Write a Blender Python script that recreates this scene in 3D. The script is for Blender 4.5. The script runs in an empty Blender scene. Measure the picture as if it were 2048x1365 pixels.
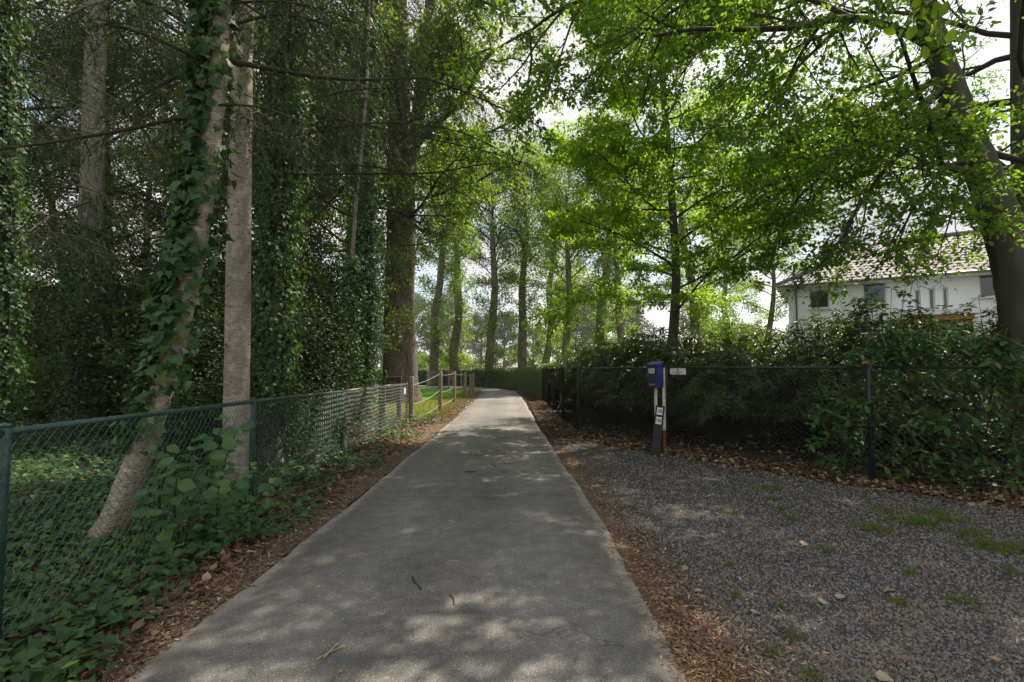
import bpy, math, random
import numpy as np
from mathutils import Vector, Matrix

# ------------------------------------------------------------------ scene, camera, sky, sun, exposure
SC = bpy.context.scene
COL = SC.collection
CAM_H, PITCH = 1.5, math.radians(3.1)
cam_data = bpy.data.cameras.new('camera')
cam_data.sensor_width = 36.0
cam_data.lens = 18.0
cam_data.clip_start = 0.05
cam_data.clip_end = 3000.0
cam = bpy.data.objects.new('camera', cam_data)
cam.location = (0, 0, CAM_H)
cam.rotation_euler = (math.radians(90) + PITCH, 0, 0)
COL.objects.link(cam)
SC.camera = cam

SUN_AZ, SUN_EL = math.radians(39), math.radians(50)      # azimuth clockwise from +Y, elevation
sun_dir = Vector((math.sin(SUN_AZ) * math.cos(SUN_EL), math.cos(SUN_AZ) * math.cos(SUN_EL), math.sin(SUN_EL)))
world = bpy.data.worlds.new('World')
SC.world = world
world.use_nodes = True
wt = world.node_tree
wt.nodes.clear()
w_out = wt.nodes.new('ShaderNodeOutputWorld')
w_bg = wt.nodes.new('ShaderNodeBackground')
w_bg.inputs['Strength'].default_value = 0.1
w_sky = wt.nodes.new('ShaderNodeTexSky')
w_sky.sky_type = 'NISHITA'
w_sky.sun_disc = False
w_sky.sun_elevation = SUN_EL
w_sky.sun_rotation = SUN_AZ
w_sky.air_density = 1.0
w_sky.dust_density = 1.5
w_tc = wt.nodes.new('ShaderNodeTexCoord')
w_map = wt.nodes.new('ShaderNodeMapping')
w_map.inputs['Scale'].default_value = (1.0, 1.0, 2.2)
w_map.inputs['Location'].default_value = (0.35, 0.1, 0.0)
w_no = wt.nodes.new('ShaderNodeTexNoise')
w_no.inputs['Scale'].default_value = 2.3
w_no.inputs['Detail'].default_value = 7.0
w_no.inputs['Roughness'].default_value = 0.58
w_cr = wt.nodes.new('ShaderNodeValToRGB')
w_cr.color_ramp.elements[0].position = 0.36
w_cr.color_ramp.elements[1].position = 0.52
w_shade = wt.nodes.new('ShaderNodeValToRGB')             # cloud body: grey undersides to white tops
w_shade.color_ramp.elements[0].position = 0.38
w_shade.color_ramp.elements[0].color = (3.7, 3.7, 3.85, 1)
w_shade.color_ramp.elements[1].position = 0.64
w_shade.color_ramp.elements[1].color = (7.0, 6.8, 6.6, 1)
w_no2 = wt.nodes.new('ShaderNodeTexNoise')
w_no2.inputs['Scale'].default_value = 3.1
w_no2.inputs['Detail'].default_value = 4.0
w_mix = wt.nodes.new('ShaderNodeMix')
w_mix.data_type = 'RGBA'
for a, b in (((w_tc, 'Generated'), (w_map, 'Vector')), ((w_map, 'Vector'), (w_no, 'Vector')), ((w_map, 'Vector'), (w_no2, 'Vector')),
             ((w_no, 'Fac'), (w_cr, 'Fac')), ((w_no2, 'Fac'), (w_shade, 'Fac'))):
    wt.links.new(a[0].outputs[a[1]], b[0].inputs[b[1]])
wt.links.new(w_cr.outputs['Color'], w_mix.inputs[0])
wt.links.new(w_sky.outputs['Color'], w_mix.inputs[6])
wt.links.new(w_shade.outputs['Color'], w_mix.inputs[7])
wt.links.new(w_mix.outputs[2], w_bg.inputs['Color'])
wt.links.new(w_bg.outputs['Background'], w_out.inputs['Surface'])

sun_data = bpy.data.lights.new('sun', 'SUN')
sun_data.energy = 5.0
sun_data.angle = math.radians(0.55)
sun_data.color = (1.0, 0.90, 0.74)
sun = bpy.data.objects.new('sun', sun_data)
sun.rotation_euler = (-sun_dir).to_track_quat('-Z', 'Y').to_euler()
sun.location = sun_dir * 60
COL.objects.link(sun)

SC.view_settings.view_transform = 'Standard'
SC.view_settings.look = 'None'
SC.view_settings.gamma = 1.0
SC.view_settings.exposure = 0.95
SC.view_settings.use_curve_mapping = False
SC.render.engine = 'CYCLES'
SC.cycles.max_bounces = 7
SC.cycles.diffuse_bounces = 4
SC.cycles.glossy_bounces = 2
SC.cycles.transmission_bounces = 5
SC.cycles.transparent_max_bounces = 4
SC.cycles.volume_bounces = 0
SC.cycles.caustics_reflective = False
SC.cycles.caustics_refractive = False
SC.cycles.sample_clamp_indirect = 4.0
SC.cycles.use_denoising = True

# ------------------------------------------------------------------ helpers
F = 1024.0
def ray(px, py):
    u, v = (px - 1024) / F, (682.5 - py) / F
    return Vector((u, math.cos(PITCH) - v * math.sin(PITCH), v * math.cos(PITCH) + math.sin(PITCH)))
def A(px, py, Y):
    d = ray(px, py)
    return Vector((0, 0, CAM_H)) + d * (Y / d.y)
def G(px, py, z=0.0):
    d = ray(px, py)
    return Vector((0, 0, CAM_H)) + d * ((z - CAM_H) / d.z)

def nrm(a):
    return a / np.maximum(np.linalg.norm(a, axis=-1, keepdims=True), 1e-9)

def mesh_np(name, V, faces, mats=(), smooth=False, mi=None):
    """faces: list of int arrays (n,k)"""
    me = bpy.data.meshes.new(name)
    V = np.asarray(V, dtype=np.float32).reshape(-1, 3)
    faces = [np.asarray(f, dtype=np.int32) for f in faces if len(f)]
    me.vertices.add(len(V))
    me.vertices.foreach_set('co', V.ravel())
    tot = np.concatenate([np.full(len(f), f.shape[1], np.int32) for f in faces])
    loops = np.concatenate([f.ravel() for f in faces])
    me.loops.add(len(loops))
    me.loops.foreach_set('vertex_index', loops)
    me.polygons.add(len(tot))
    st = np.zeros(len(tot), np.int32)
    st[1:] = np.cumsum(tot)[:-1]
    me.polygons.foreach_set('loop_start', st)
    me.polygons.foreach_set('loop_total', tot)
    if mi is not None:
        me.polygons.foreach_set('material_index', np.asarray(mi, np.int32))
    me.polygons.foreach_set('use_smooth', np.full(len(tot), bool(smooth)))
    for m in mats:
        me.materials.append(m)
    me.update(calc_edges=True)
    return me

class MB:
    """collects geometry for ONE mesh object"""
    def __init__(s):
        s.V, s.F, s.n, s.M = [], [], 0, []
    def add(s, V, Fs, mi=0):
        V = np.asarray(V, float).reshape(-1, 3)
        for f in Fs:
            f = np.asarray(f, int)
            if len(f):
                s.F.append(f + s.n)
                s.M.append(np.full(len(f), mi))
        s.V.append(V)
        s.n += len(V)
    def box(s, c, size, rot=None, mi=0, taper=1.0):
        x, y, z = size[0] / 2, size[1] / 2, size[2] / 2
        V = np.array([(-x, -y, -z), (x, -y, -z), (x, y, -z), (-x, y, -z), (-x * taper, -y * taper, z), (x * taper, -y * taper, z), (x * taper, y * taper, z), (-x * taper, y * taper, z)])
        if rot is not None:
            V = V @ np.array(rot.to_3x3().transposed() if isinstance(rot, Matrix) else rot).reshape(3, 3)
        V = V + np.array(c)
        s.add(V, [[(0, 3, 2, 1), (4, 5, 6, 7), (0, 1, 5, 4), (1, 2, 6, 5), (2, 3, 7, 6), (3, 0, 4, 7)]], mi)
    def tube(s, pts, rad, k=8, caps=True, mi=0):
        V, Fq = tube(pts, rad, k)
        fs = [Fq]
        if caps:
            n = len(V) // k
            fs.append([list(range(k))[::-1], list(range((n - 1) * k, n * k))])
        s.add(V, fs, mi)
    def build(s, name, mats, parent=None, smooth=False, loc=None, bevel=0):
        if not isinstance(mats, (list, tuple)):
            mats = [mats]
        # group faces by size but keep material order
        V = np.concatenate(s.V)
        if loc is not None:
            V = V - np.array(loc)
        me = mesh_np(name, V, s.F, mats, smooth, np.concatenate(s.M) if len(mats) > 1 else None)
        o = link(name, me, parent, loc)
        if bevel:
            b = o.modifiers.new('bevel', 'BEVEL')
            b.width = bevel
            b.segments = 2
            b.limit_method = 'ANGLE'
        return o

def link(name, me, parent=None, loc=None):
    o = bpy.data.objects.new(name, me)
    COL.objects.link(o)
    if parent is not None:
        o.parent = parent
    elif loc is not None:
        o.location = loc
    return o

def tag(o, label, cat, group=None):
    o['label'] = label
    o['category'] = cat
    if group:
        o['group'] = group
    return o
def stuff(o, label=None, cat=None):
    o['kind'] = 'stuff'
    if label:
        o['label'] = label
    if cat:
        o['category'] = cat
    return o
def struct(o, label=None):
    o['kind'] = 'structure'
    if label:
        o['label'] = label
    return o
def thing(name, label, cat, loc=(0, 0, 0), group=None, rz=0.0):
    o = bpy.data.objects.new(name, None)
    COL.objects.link(o)
    o.empty_display_size = 0.2
    o.location = loc
    o.rotation_euler = (0, 0, rz)
    return tag(o, label, cat, group)
KIDS = {}
def copy_tree(o, parent=None):
    c = o.copy()
    COL.objects.link(c)
    c.parent = parent
    for ch in o.children:
        copy_tree(ch, c)
    return c

def catmull(pts, n):
    P = [np.array(p, float) for p in pts]
    P = [2 * P[0] - P[1]] + P + [2 * P[-1] - P[-2]]
    out = []
    segs = len(P) - 3
    for i in range(segs):
        p0, p1, p2, p3 = P[i:i + 4]
        for j in range(n):
            t = j / n
            out.append(0.5 * (2 * p1 + (p2 - p0) * t + (2 * p0 - 5 * p1 + 4 * p2 - p3) * t * t + (3 * p1 - p0 - 3 * p2 + p3) * t ** 3))
    out.append(P[-2])
    return np.array(out)

def frames(P):
    T = np.gradient(P, axis=0)
    T = nrm(T)
    ref = np.array((0, 1, 0)) if abs(T[0][1]) < 0.8 else np.array((1, 0, 0))
    U = np.zeros_like(T)
    u = ref - T[0] * np.dot(ref, T[0])
    for i in range(len(P)):
        u = u - T[i] * np.dot(u, T[i])
        u = u / max(np.linalg.norm(u), 1e-9)
        U[i] = u
    return T, U, np.cross(T, U)

def tube(pts, rad, k=8, noise=None):
    P = np.array([tuple(p) for p in pts], float)
    n = len(P)
    R = np.full(n, rad) if np.isscalar(rad) else np.asarray(rad, float)
    T, U, W = frames(P)
    a = np.arange(k) * 2 * math.pi / k
    RR = np.repeat(R[:, None], k, 1)
    if noise is not None:
        RR = RR * noise
    V = P[:, None, :] + RR[:, :, None] * (np.cos(a)[None, :, None] * U[:, None, :] + np.sin(a)[None, :, None] * W[:, None, :])
    i = np.arange(n - 1)[:, None] * k
    j = np.arange(k)[None, :]
    j2 = (j + 1) % k
    Fq = np.stack([i + j, i + j2, i + k + j2, i + k + j], -1).reshape(-1, 4)
    return V.reshape(-1, 3), Fq

def seg_tubes(S0, S1, r0, r1, k=3):
    """independent tapered prisms, all at once"""
    S0, S1 = np.asarray(S0, float), np.asarray(S1, float)
    n = len(S0)
    T = nrm(S1 - S0)
    ref = np.where(np.abs(T[:, 2:3]) < 0.9, np.array([[0, 0, 1.0]]), np.array([[1.0, 0, 0]]))
    U = nrm(np.cross(T, ref))
    W = np.cross(T, U)
    a = np.arange(k) * 2 * math.pi / k
    C = np.cos(a)[None, :, None] * U[:, None, :] + np.sin(a)[None, :, None] * W[:, None, :]
    r0 = np.broadcast_to(np.asarray(r0, float), (n,))[:, None, None]
    r1 = np.broadcast_to(np.asarray(r1, float), (n,))[:, None, None]
    V = np.concatenate([S0[:, None] + C * r0, S1[:, None] + C * r1], 1)
    b = np.arange(n)[:, None] * (2 * k)
    j = np.arange(k)[None]
    j2 = (j + 1) % k
    if k == 2:                                              # thinnest twigs: a single ribbon
        j, j2 = j[:, :1], j2[:, :1]
    Fq = np.stack([b + j, b + j2, b + k + j2, b + k + j], -1).reshape(-1, 4)
    return V.reshape(-1, 3), Fq

# leaf templates: x along the leaf, y across, z out of its face
def T_(v, f):
    return np.array(v, float), f
LEAF_RHOMB = T_([(0, 0, 0), (.48, .30, .07), (1, 0, -.06), (.48, -.30, .07)], [[(0, 2, 1), (0, 3, 2)]])
LEAF_OVAL = T_([(0, 0, 0), (.22, .20, .05), (.55, .29, .07), (.84, .17, .03), (1, 0, -.06), (.84, -.17, .03), (.55, -.29, .07), (.22, -.20, .05), (.5, 0, 0)],
               [[(8, 1, 0), (8, 2, 1), (8, 3, 2), (8, 4, 3), (8, 5, 4), (8, 6, 5), (8, 7, 6), (8, 0, 7)]])
LEAF_LANCE = T_([(0, 0, 0), (.35, .13, .03), (.7, .15, .02), (1, 0, -.10), (.7, -.15, .02), (.35, -.13, .03)],
                [[(0, 3, 2), (0, 2, 1), (0, 4, 3), (0, 5, 4)]])
LEAF_OVALISH = T_([(0, 0, 0), (.30, .25, .06), (.68, .24, .05), (1, 0, -.06), (.68, -.24, .05), (.30, -.25, .06)],
                  [[(0, 2, 1), (0, 3, 2), (0, 4, 3), (0, 5, 4)]])
def _ivy():
    out = [(0, 0), (.02, .26), (-.10, .44), (.22, .40), (.38, .52), (.50, .26), (1, 0)]
    v = [(x, y, .05 * abs(y) / .5) for x, y in out] + [(x, -y, .05 * abs(y) / .5) for x, y in out[1:-1]][::-1] + [(.3, 0, .03)]
    n = len(v) - 1
    return T_(v, [[(n, (i + 1) % n, i) for i in range(n)]])
LEAF_IVY = _ivy()
LEAF_IVY_SMALL = T_([(0, 0, 0), (-.08, .42, .05), (.45, .34, .05), (1, 0, -.08), (.45, -.34, .05), (-.08, -.42, .05)],
                    [[(0, 2, 1), (0, 3, 2), (0, 4, 3), (0, 5, 4)]])
def _hazel():
    pts = []
    for i in range(9):
        t = i / 8
        x = t
        y = .46 * math.sin(math.pi * min(1, t * .9 + .1) ** .9) ** .8 if 0 < i < 8 else 0
        if i % 2 == 1:
            y *= 1.1
        pts.append((x, y))
    up = [(x, y, .04 + .05 * math.sin(9 * x)) for x, y in pts]
    dn = [(x, -y, .04 + .05 * math.sin(9 * x)) for x, y in pts[1:-1]][::-1]
    mid = [(.3, 0, -.01), (.7, 0, -.03)]
    v = up + dn + mid
    n = len(up) + len(dn)
    f = []
    for i in range(n):
        a, b = i, (i + 1) % n
        xm = (v[a][0] + v[b][0]) / 2
        f.append(((n if xm < .5 else n + 1), b, a))
    f += [(n, n + 1, 4), (n, n - 4, n + 1)]
    v = [(x, y, z - .12 * x * x) for x, y, z in v]
    return T_(v, [f])
LEAF_HAZEL = _hazel()
LEAF_DEAD = T_([(0, 0, .04), (.3, .26, .12), (.7, .22, .10), (1, 0, .16), (.72, -.20, .02), (.3, -.24, .14), (.5, 0, 0)],
               [[(6, 1, 0), (6, 2, 1), (6, 3, 2), (6, 4, 3), (6, 5, 4), (6, 0, 5)]])
STONE = T_([(-.5, -.3, 0), (.1, -.5, 0), (.5, .1, 0), (-.2, .5, 0), (-.22, -.1, .42), (.2, .05, .5)],
           [[(0, 1, 4), (1, 5, 4), (1, 2, 5), (2, 3, 5), (3, 4, 5), (3, 0, 4)]])

def leaf_mesh(P, D, N, S, tmpl, W=1.0):
    """V,F of leaves at P with axis D, normal hint N, length S"""
    t, fs = tmpl
    D = nrm(D)
    B = nrm(np.cross(N, D))
    N = np.cross(D, B)
    S = np.broadcast_to(np.asarray(S, float), (len(P),))
    Wd = np.broadcast_to(np.asarray(W, float), (len(P),))
    V = P[:, None] + S[:, None, None] * (t[None, :, 0:1] * D[:, None] + t[None, :, 1:2] * B[:, None] * Wd[:, None, None] + t[None, :, 2:3] * N[:, None])
    m = len(t)
    b = np.arange(len(P))[:, None, None] * m
    out = [(np.array(f)[None] + b).reshape(-1, len(f[0])) for f in fs]
    return V.reshape(-1, 3), out

def rand_unit(rng, n):
    return nrm(rng.normal(size=(n, 3)))

# ------------------------------------------------------------------ materials
MATS = {}
def nodes_of(m):
    return m.node_tree.nodes, m.node_tree.links
def new_mat(name):
    m = bpy.data.materials.new(name)
    m.use_nodes = True
    MATS[name] = m
    nt = m.node_tree
    b = nt.nodes['Principled BSDF']
    return m, nt, b
def N(nt, kind, **kw):
    n = nt.nodes.new('ShaderNode' + kind)
    for k, v in kw.items():
        if k.startswith('i_'):
            key = k[2:].replace('_', ' ')
            n.inputs[key].default_value = v
        else:
            setattr(n, k, v)
    return n
def ramp(nt, stops):
    r = nt.nodes.new('ShaderNodeValToRGB')
    e = r.color_ramp.elements
    while len(e) < len(stops):
        e.new(0.5)
    for i, (p, c) in enumerate(stops):
        e[i].position = p
        e[i].color = (c[0], c[1], c[2], 1) if not np.isscalar(c) else (c, c, c, 1)
    return r
def mixc(nt, fac, a, b, mode='MIX'):
    m = nt.nodes.new('ShaderNodeMix')
    m.data_type = 'RGBA'
    m.blend_type = mode
    for sock, v in ((0, fac), (6, a), (7, b)):
        if isinstance(v, bpy.types.NodeSocket):
            nt.links.new(v, m.inputs[sock])
        elif np.isscalar(v):
            m.inputs[sock].default_value = v
        else:
            m.inputs[sock].default_value = (v[0], v[1], v[2], 1)
    return m.outputs[2]
def coords(nt, out='Object', scale=None):
    tc = nt.nodes.new('ShaderNodeTexCoord')
    s = tc.outputs[out]
    if scale is not None:
        mp = nt.nodes.new('ShaderNodeMapping')
        mp.inputs['Scale'].default_value = scale
        nt.links.new(s, mp.inputs['Vector'])
        s = mp.outputs['Vector']
    return s
def noise(nt, vec, scale, detail=4.0, rough=0.55, dist=0.0):
    n = nt.nodes.new('ShaderNodeTexNoise')
    n.inputs['Scale'].default_value = scale
    n.inputs['Detail'].default_value = detail
    n.inputs['Roughness'].default_value = rough
    n.inputs['Distortion'].default_value = dist
    nt.links.new(vec, n.inputs['Vector'])
    return n.outputs['Fac']
def voro(nt, vec, scale, feature='F1', out='Distance'):
    n = nt.nodes.new('ShaderNodeTexVoronoi')
    n.feature = feature
    n.inputs['Scale'].default_value = scale
    nt.links.new(vec, n.inputs['Vector'])
    return n.outputs[out]
def bump(nt, b, h, strength, dist=0.01):
    n = nt.nodes.new('ShaderNodeBump')
    n.inputs['Strength'].default_value = strength
    n.inputs['Distance'].default_value = dist
    nt.links.new(h, n.inputs['Height'])
    nt.links.new(n.outputs['Normal'], b.inputs['Normal'])
def math_(nt, op, a, b=None):
    n = nt.nodes.new('ShaderNodeMath')
    n.operation = op
    for i, v in enumerate((a, b)):
        if v is None:
            continue
        if isinstance(v, bpy.types.NodeSocket):
            nt.links.new(v, n.inputs[i])
        else:
            n.inputs[i].default_value = v
    return n.outputs[0]

def leaf_mat(name, stops, trans=0.35, tcol=1.5, rough=0.45, spec=0.4):
    m, nt, b = new_mat(name)
    g = nt.nodes.new('ShaderNodeNewGeometry')
    oi = nt.nodes.new('ShaderNodeObjectInfo')
    r = math_(nt, 'FRACT', math_(nt, 'ADD', g.outputs['Random Per Island'], oi.outputs['Random']))
    cr = ramp(nt, stops)
    nt.links.new(r, cr.inputs['Fac'])
    col = cr.outputs['Color']
    nt.links.new(col, b.inputs['Base Color'])
    b.inputs['Roughness'].default_value = rough
    b.inputs['Specular IOR Level'].default_value = spec
    t = nt.nodes.new('ShaderNodeBsdfTranslucent')
    tc = mixc(nt, 1.0, col, (1.3 * tcol, 1.25 * tcol, 0.45 * tcol), 'MULTIPLY')
    nt.links.new(tc, t.inputs['Color'])
    mx = nt.nodes.new('ShaderNodeMixShader')
    mx.inputs[0].default_value = trans
    nt.links.new(b.outputs[0], mx.inputs[1])
    nt.links.new(t.outputs[0], mx.inputs[2])
    nt.links.new(mx.outputs[0], nt.nodes['Material Output'].inputs['Surface'])
    return m

M_BEECH = leaf_mat('beech_leaf', [(0, (.063, .122, .011)), (.6, (.103, .180, .016)), (1, (.155, .220, .020))], .58, 2.5, .42)
M_BROAD = leaf_mat('broad_leaf', [(0, (.046, .096, .013)), (.7, (.078, .148, .018)), (1, (.116, .175, .021))], .54, 2.3, .42)
M_WOODLEAF = leaf_mat('woodland_leaf', [(0, (.030, .056, .010)), (.7, (.052, .088, .014)), (1, (.085, .115, .018))], .46, 2.0, .45)
M_OAK = leaf_mat('oak_leaf', [(0, (.052, .096, .012)), (.7, (.090, .150, .016)), (1, (.13, .175, .02))], .54, 2.3, .45)
M_FAR = leaf_mat('far_leaf', [(0, (.070, .120, .022)), (.7, (.112, .178, .032)), (1, (.17, .21, .045))], .56, 2.3, .5)
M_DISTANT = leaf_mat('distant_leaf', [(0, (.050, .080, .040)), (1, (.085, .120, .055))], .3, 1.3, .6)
M_HOLLY = leaf_mat('dark_evergreen_leaf', [(0, (.012, .027, .007)), (.8, (.024, .046, .010)), (1, (.05, .07, .014))], .20, 1.6, .58, .22)
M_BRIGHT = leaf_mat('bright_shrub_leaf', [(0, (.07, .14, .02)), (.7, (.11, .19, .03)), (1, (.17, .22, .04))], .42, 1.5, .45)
M_IVY = leaf_mat('ivy_leaf', [(0, (.026, .070, .022)), (.75, (.052, .118, .034)), (.95, (.08, .15, .035)), (1, (.11, .12, .02))], .22, 1.6, .55, .25)
M_HAZEL = leaf_mat('hazel_leaf', [(0, (.050, .130, .045)), (.8, (.080, .180, .055)), (1, (.12, .22, .06))], .36, 1.5, .5, .35)
M_RHODO = leaf_mat('rhododendron_leaf', [(0, (.026, .054, .011)), (.8, (.050, .088, .015)), (1, (.09, .12, .017))], .3, 1.9, .44, .4)
M_LAUREL = leaf_mat('laurel_leaf', [(0, (.032, .085, .018)), (.82, (.060, .140, .026)), (.94, (.08, .125, .02)), (.975, (.12, .13, .02)), (.992, (.22, .10, .015)), (1, (.30, .12, .015))], .26, 1.6, .5, .3)
M_HEDGE = leaf_mat('hedge_leaf', [(0, (.06, .11, .038)), (.8, (.10, .165, .05)), (1, (.16, .20, .05))], .32, 1.7, .36, .5)
M_NEEDLE = leaf_mat('conifer_needle', [(0, (.018, .034, .009)), (.8, (.032, .056, .013)), (1, (.055, .08, .02))], .25, 1.4, .5, .3)
M_MAPLE = leaf_mat('maple_sapling_leaf', [(0, (.024, .066, .028)), (1, (.042, .100, .036))], .35, 1.4, .5, .3)
M_GRASS = leaf_mat('grass_blade', [(0, (.07, .13, .018)), (.7, (.11, .17, .025)), (1, (.2, .2, .06))], .35, 1.3, .5, .3)
M_DEAD = leaf_mat('dead_leaf', [(0, (.070, .040, .024)), (.45, (.140, .080, .045)), (.75, (.22, .13, .075)), (.93, (.32, .22, .13)), (1, (.40, .30, .14))], .12, 1.0, .6, .3)
M_PALE = leaf_mat('pale_fallen_leaf', [(0, (.33, .26, .15)), (1, (.42, .34, .22))], .1, 1.0, .6, .3)
M_ORANGE = leaf_mat('orange_fallen_leaf', [(0, (.40, .15, .045)), (1, (.5, .2, .06))], .1, 1.0, .6, .3)
M_CHIP = leaf_mat('needle_litter', [(0, (.085, .054, .032)), (.5, (.19, .122, .072)), (.85, (.33, .23, .145)), (1, (.48, .38, .26))], .0, 1.0, .8, .2)
M_TWIG = leaf_mat('twig_bark', [(0, (.035, .027, .02)), (1, (.055, .04, .03))], .0, 1.0, .8, .2)
M_STRAW = leaf_mat('dry_straw', [(0, (.34, .26, .14)), (1, (.42, .33, .2))], .0, 1.0, .7, .2)

def bark(name, dark, light, sc=(9, 9, 2.2), strength=.6, dist=.02, moss=None, cracks=True, crack=.35, lent=False):
    m, nt, b = new_mat(name)
    v = coords(nt, 'Object', sc)
    n1 = noise(nt, v, 1.0, 6, .62, .4)
    vo = voro(nt, v, 2.1, 'DISTANCE_TO_EDGE')
    cr = ramp(nt, [(.28, dark), (.72, light)])
    nt.links.new(n1, cr.inputs['Fac'])
    col = cr.outputs['Color']
    if cracks:
        ce = ramp(nt, [(0.0, crack), (.12, 1.0)])
        nt.links.new(vo, ce.inputs['Fac'])
        col = mixc(nt, 1.0, col, ce.outputs['Color'], 'MULTIPLY')
    if lent:                                                # lenticels, lichen patches and knots across the bark
        vl = coords(nt, 'Object', (7, 7, 60))
        ll = ramp(nt, [(.60, 1.0), (.70, .42)])
        nt.links.new(noise(nt, vl, 1.0, 3, .6), ll.inputs['Fac'])
        col = mixc(nt, 1.0, col, ll.outputs['Color'], 'MULTIPLY')
        vp = coords(nt, 'Object', (3.5, 3.5, 2.2))
        lp = ramp(nt, [(.40, .70), (.62, 1.12)])
        nt.links.new(noise(nt, vp, 1.0, 6, .65, .6), lp.inputs['Fac'])
        col = mixc(nt, 1.0, col, lp.outputs['Color'], 'MULTIPLY')
    if moss:
        v2 = coords(nt, 'Object')
        mn = noise(nt, v2, 1.4, 5, .6)
        mr = ramp(nt, [(.48, 0.0), (.66, .75)])
        nt.links.new(mn, mr.inputs['Fac'])
        col = mixc(nt, mr.outputs['Color'], col, moss)
    nt.links.new(col, b.inputs['Base Color'])
    b.inputs['Roughness'].default_value = .9
    b.inputs['Specular IOR Level'].default_value = .2
    hs = math_(nt, 'ADD', n1, math_(nt, 'MULTIPLY', vo, .9))
    bump(nt, b, hs, strength, dist)
    return m
M_OAKBARK = bark('oak_bark', (.10, .080, .062), (.26, .215, .175), (6.5, 6.5, 1.1), 1.0, .06)
M_FIRBARK = bark('fir_bark', (.25, .21, .155), (.58, .50, .385), (16, 16, 34), .9, .014, moss=(.17, .155, .085), cracks=False, lent=True)
M_LEANBARK = bark('pale_scaly_bark', (.25, .195, .14), (.60, .50, .39), (11, 11, 30), 1.0, .016, crack=.6, lent=True)
M_DARKBARK = bark('dark_bark', (.030, .024, .018), (.085, .068, .05), (8, 8, 2.2), .8, .03)
M_GREYBARK = bark('grey_scaly_bark', (.14, .115, .095), (.34, .30, .26), (9, 9, 7), .8, .02)
M_BEECHBARK = bark('smooth_grey_bark', (.055, .052, .040), (.115, .105, .078), (4, 4, 1.6), .35, .015, moss=(.07, .075, .035), cracks=False)
M_FARBARK = bark('far_trunk_bark', (.16, .135, .10), (.34, .29, .225), (5, 5, 1.2), .8, .04, moss=(.07, .08, .03))
M_BRANCH = bark('branch_bark', (.030, .026, .018), (.070, .060, .040), (14, 14, 14), .4, .01, cracks=False)

def simple(name, col, rough=.5, spec=.5, metal=0.0, var=.12, sc=8.0, bmp=0.0):
    m, nt, b = new_mat(name)
    v = coords(nt, 'Object')
    n1 = noise(nt, v, sc, 5, .6)
    cr = ramp(nt, [(.25, tuple(c * (1 - var) for c in col)), (.75, tuple(min(1, c * (1 + var)) for c in col))])
    nt.links.new(n1, cr.inputs['Fac'])
    nt.links.new(cr.outputs['Color'], b.inputs['Base Color'])
    b.inputs['Roughness'].default_value = rough
    b.inputs['Specular IOR Level'].default_value = spec
    b.inputs['Metallic'].default_value = metal
    if bmp:
        bump(nt, b, n1, bmp, .01)
    return m
M_GREENMETAL = simple('green_coated_metal', (.018, .060, .044), .38, .5, 0, .25, 12)
M_BLACKMETAL = simple('black_coated_metal', (.016, .021, .020), .4, .5, 0, .2, 12)
M_GREENWIRE = simple('green_coated_wire', (.050, .110, .090), .35, .5, 0, .2, 20)
M_BLACKWIRE = simple('black_coated_wire', (.012, .013, .013), .9, .0, 0, .2, 20)
M_GREYWIRE = simple('lightened_black_wire', (.055, .060, .056), .45, .4, 0, .2, 20)  # same black wire, its colour lightened in place of light on the mesh
M_WOODPOST = simple('weathered_post_wood', (.30, .235, .17), .85, .2, 0, .3, 9, .4)
M_DARKWOOD = simple('dark_damp_wood', (.06, .048, .036), .85, .2, 0, .3, 9, .4)
M_ROPE = simple('pale_rope', (.42, .40, .34), .9, .1, 0, .2, 60)
M_BLUE = simple('blue_lacquer', (.020, .040, .21), .3, .5, 0, .12, 5)
M_NAVY = simple('dark_blue_front', (.012, .022, .055), .35, .5, 0, .12, 5)  # mailbox door and flap, a darker blue than the body
M_WHITE = simple('white_enamel', (.72, .73, .68), .4, .4, 0, .06, 6)
M_PRINT = simple('black_print', (.02, .02, .02), .5, .3, 0, .1)
M_REDPRINT = simple('red_print', (.38, .05, .04), .5, .3, 0, .1)
M_ORANGEPRINT = simple('orange_print', (.62, .15, .02), .5, .3, 0, .1)
M_GREYPRINT = simple('grey_print', (.25, .25, .25), .5, .3, 0, .1)
M_BLUEPRINT = simple('blue_print', (.10, .12, .45), .5, .3, 0, .1)
M_PALEPOST = simple('chipped_white_paint', (.55, .53, .42), .7, .3, 0, .35, 26, .3)
M_RUST = simple('rusty_iron', (.15, .06, .035), .85, .3, 0, .4, 30, .4)
M_CHARCOAL = simple('charcoal_plank', (.030, .033, .034), .7, .3, 0, .3, 14, .3)
M_WALL = simple('white_render', (.84, .86, .88), .85, .2, 0, .03, 3, .1)
M_FRAME = simple('cream_window_frame', (.70, .69, .62), .5, .4, 0, .04)
M_SOFFIT = simple('warm_lit_soffit', (.66, .64, .55), .7, .3, 0, .05)  # white soffit; the yellowish light on it is put into the colour
M_TILE = simple('grey_roof_tile', (.175, .158, .155), .75, .25, 0, .22, 5)
M_TIMBER = simple('orange_oiled_timber', (.50, .20, .06), .5, .4, 0, .2, 6)
M_GUTTER = simple('zinc_gutter', (.28, .28, .29), .4, .5, .6, .1)
def glass_mat():
    m, nt, b = new_mat('window_glass')
    b.inputs['Base Color'].default_value = (.02, .025, .03, 1)
    b.inputs['Roughness'].default_value = .04
    b.inputs['Specular IOR Level'].default_value = .9
    return m
M_GLASS = glass_mat()
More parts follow.
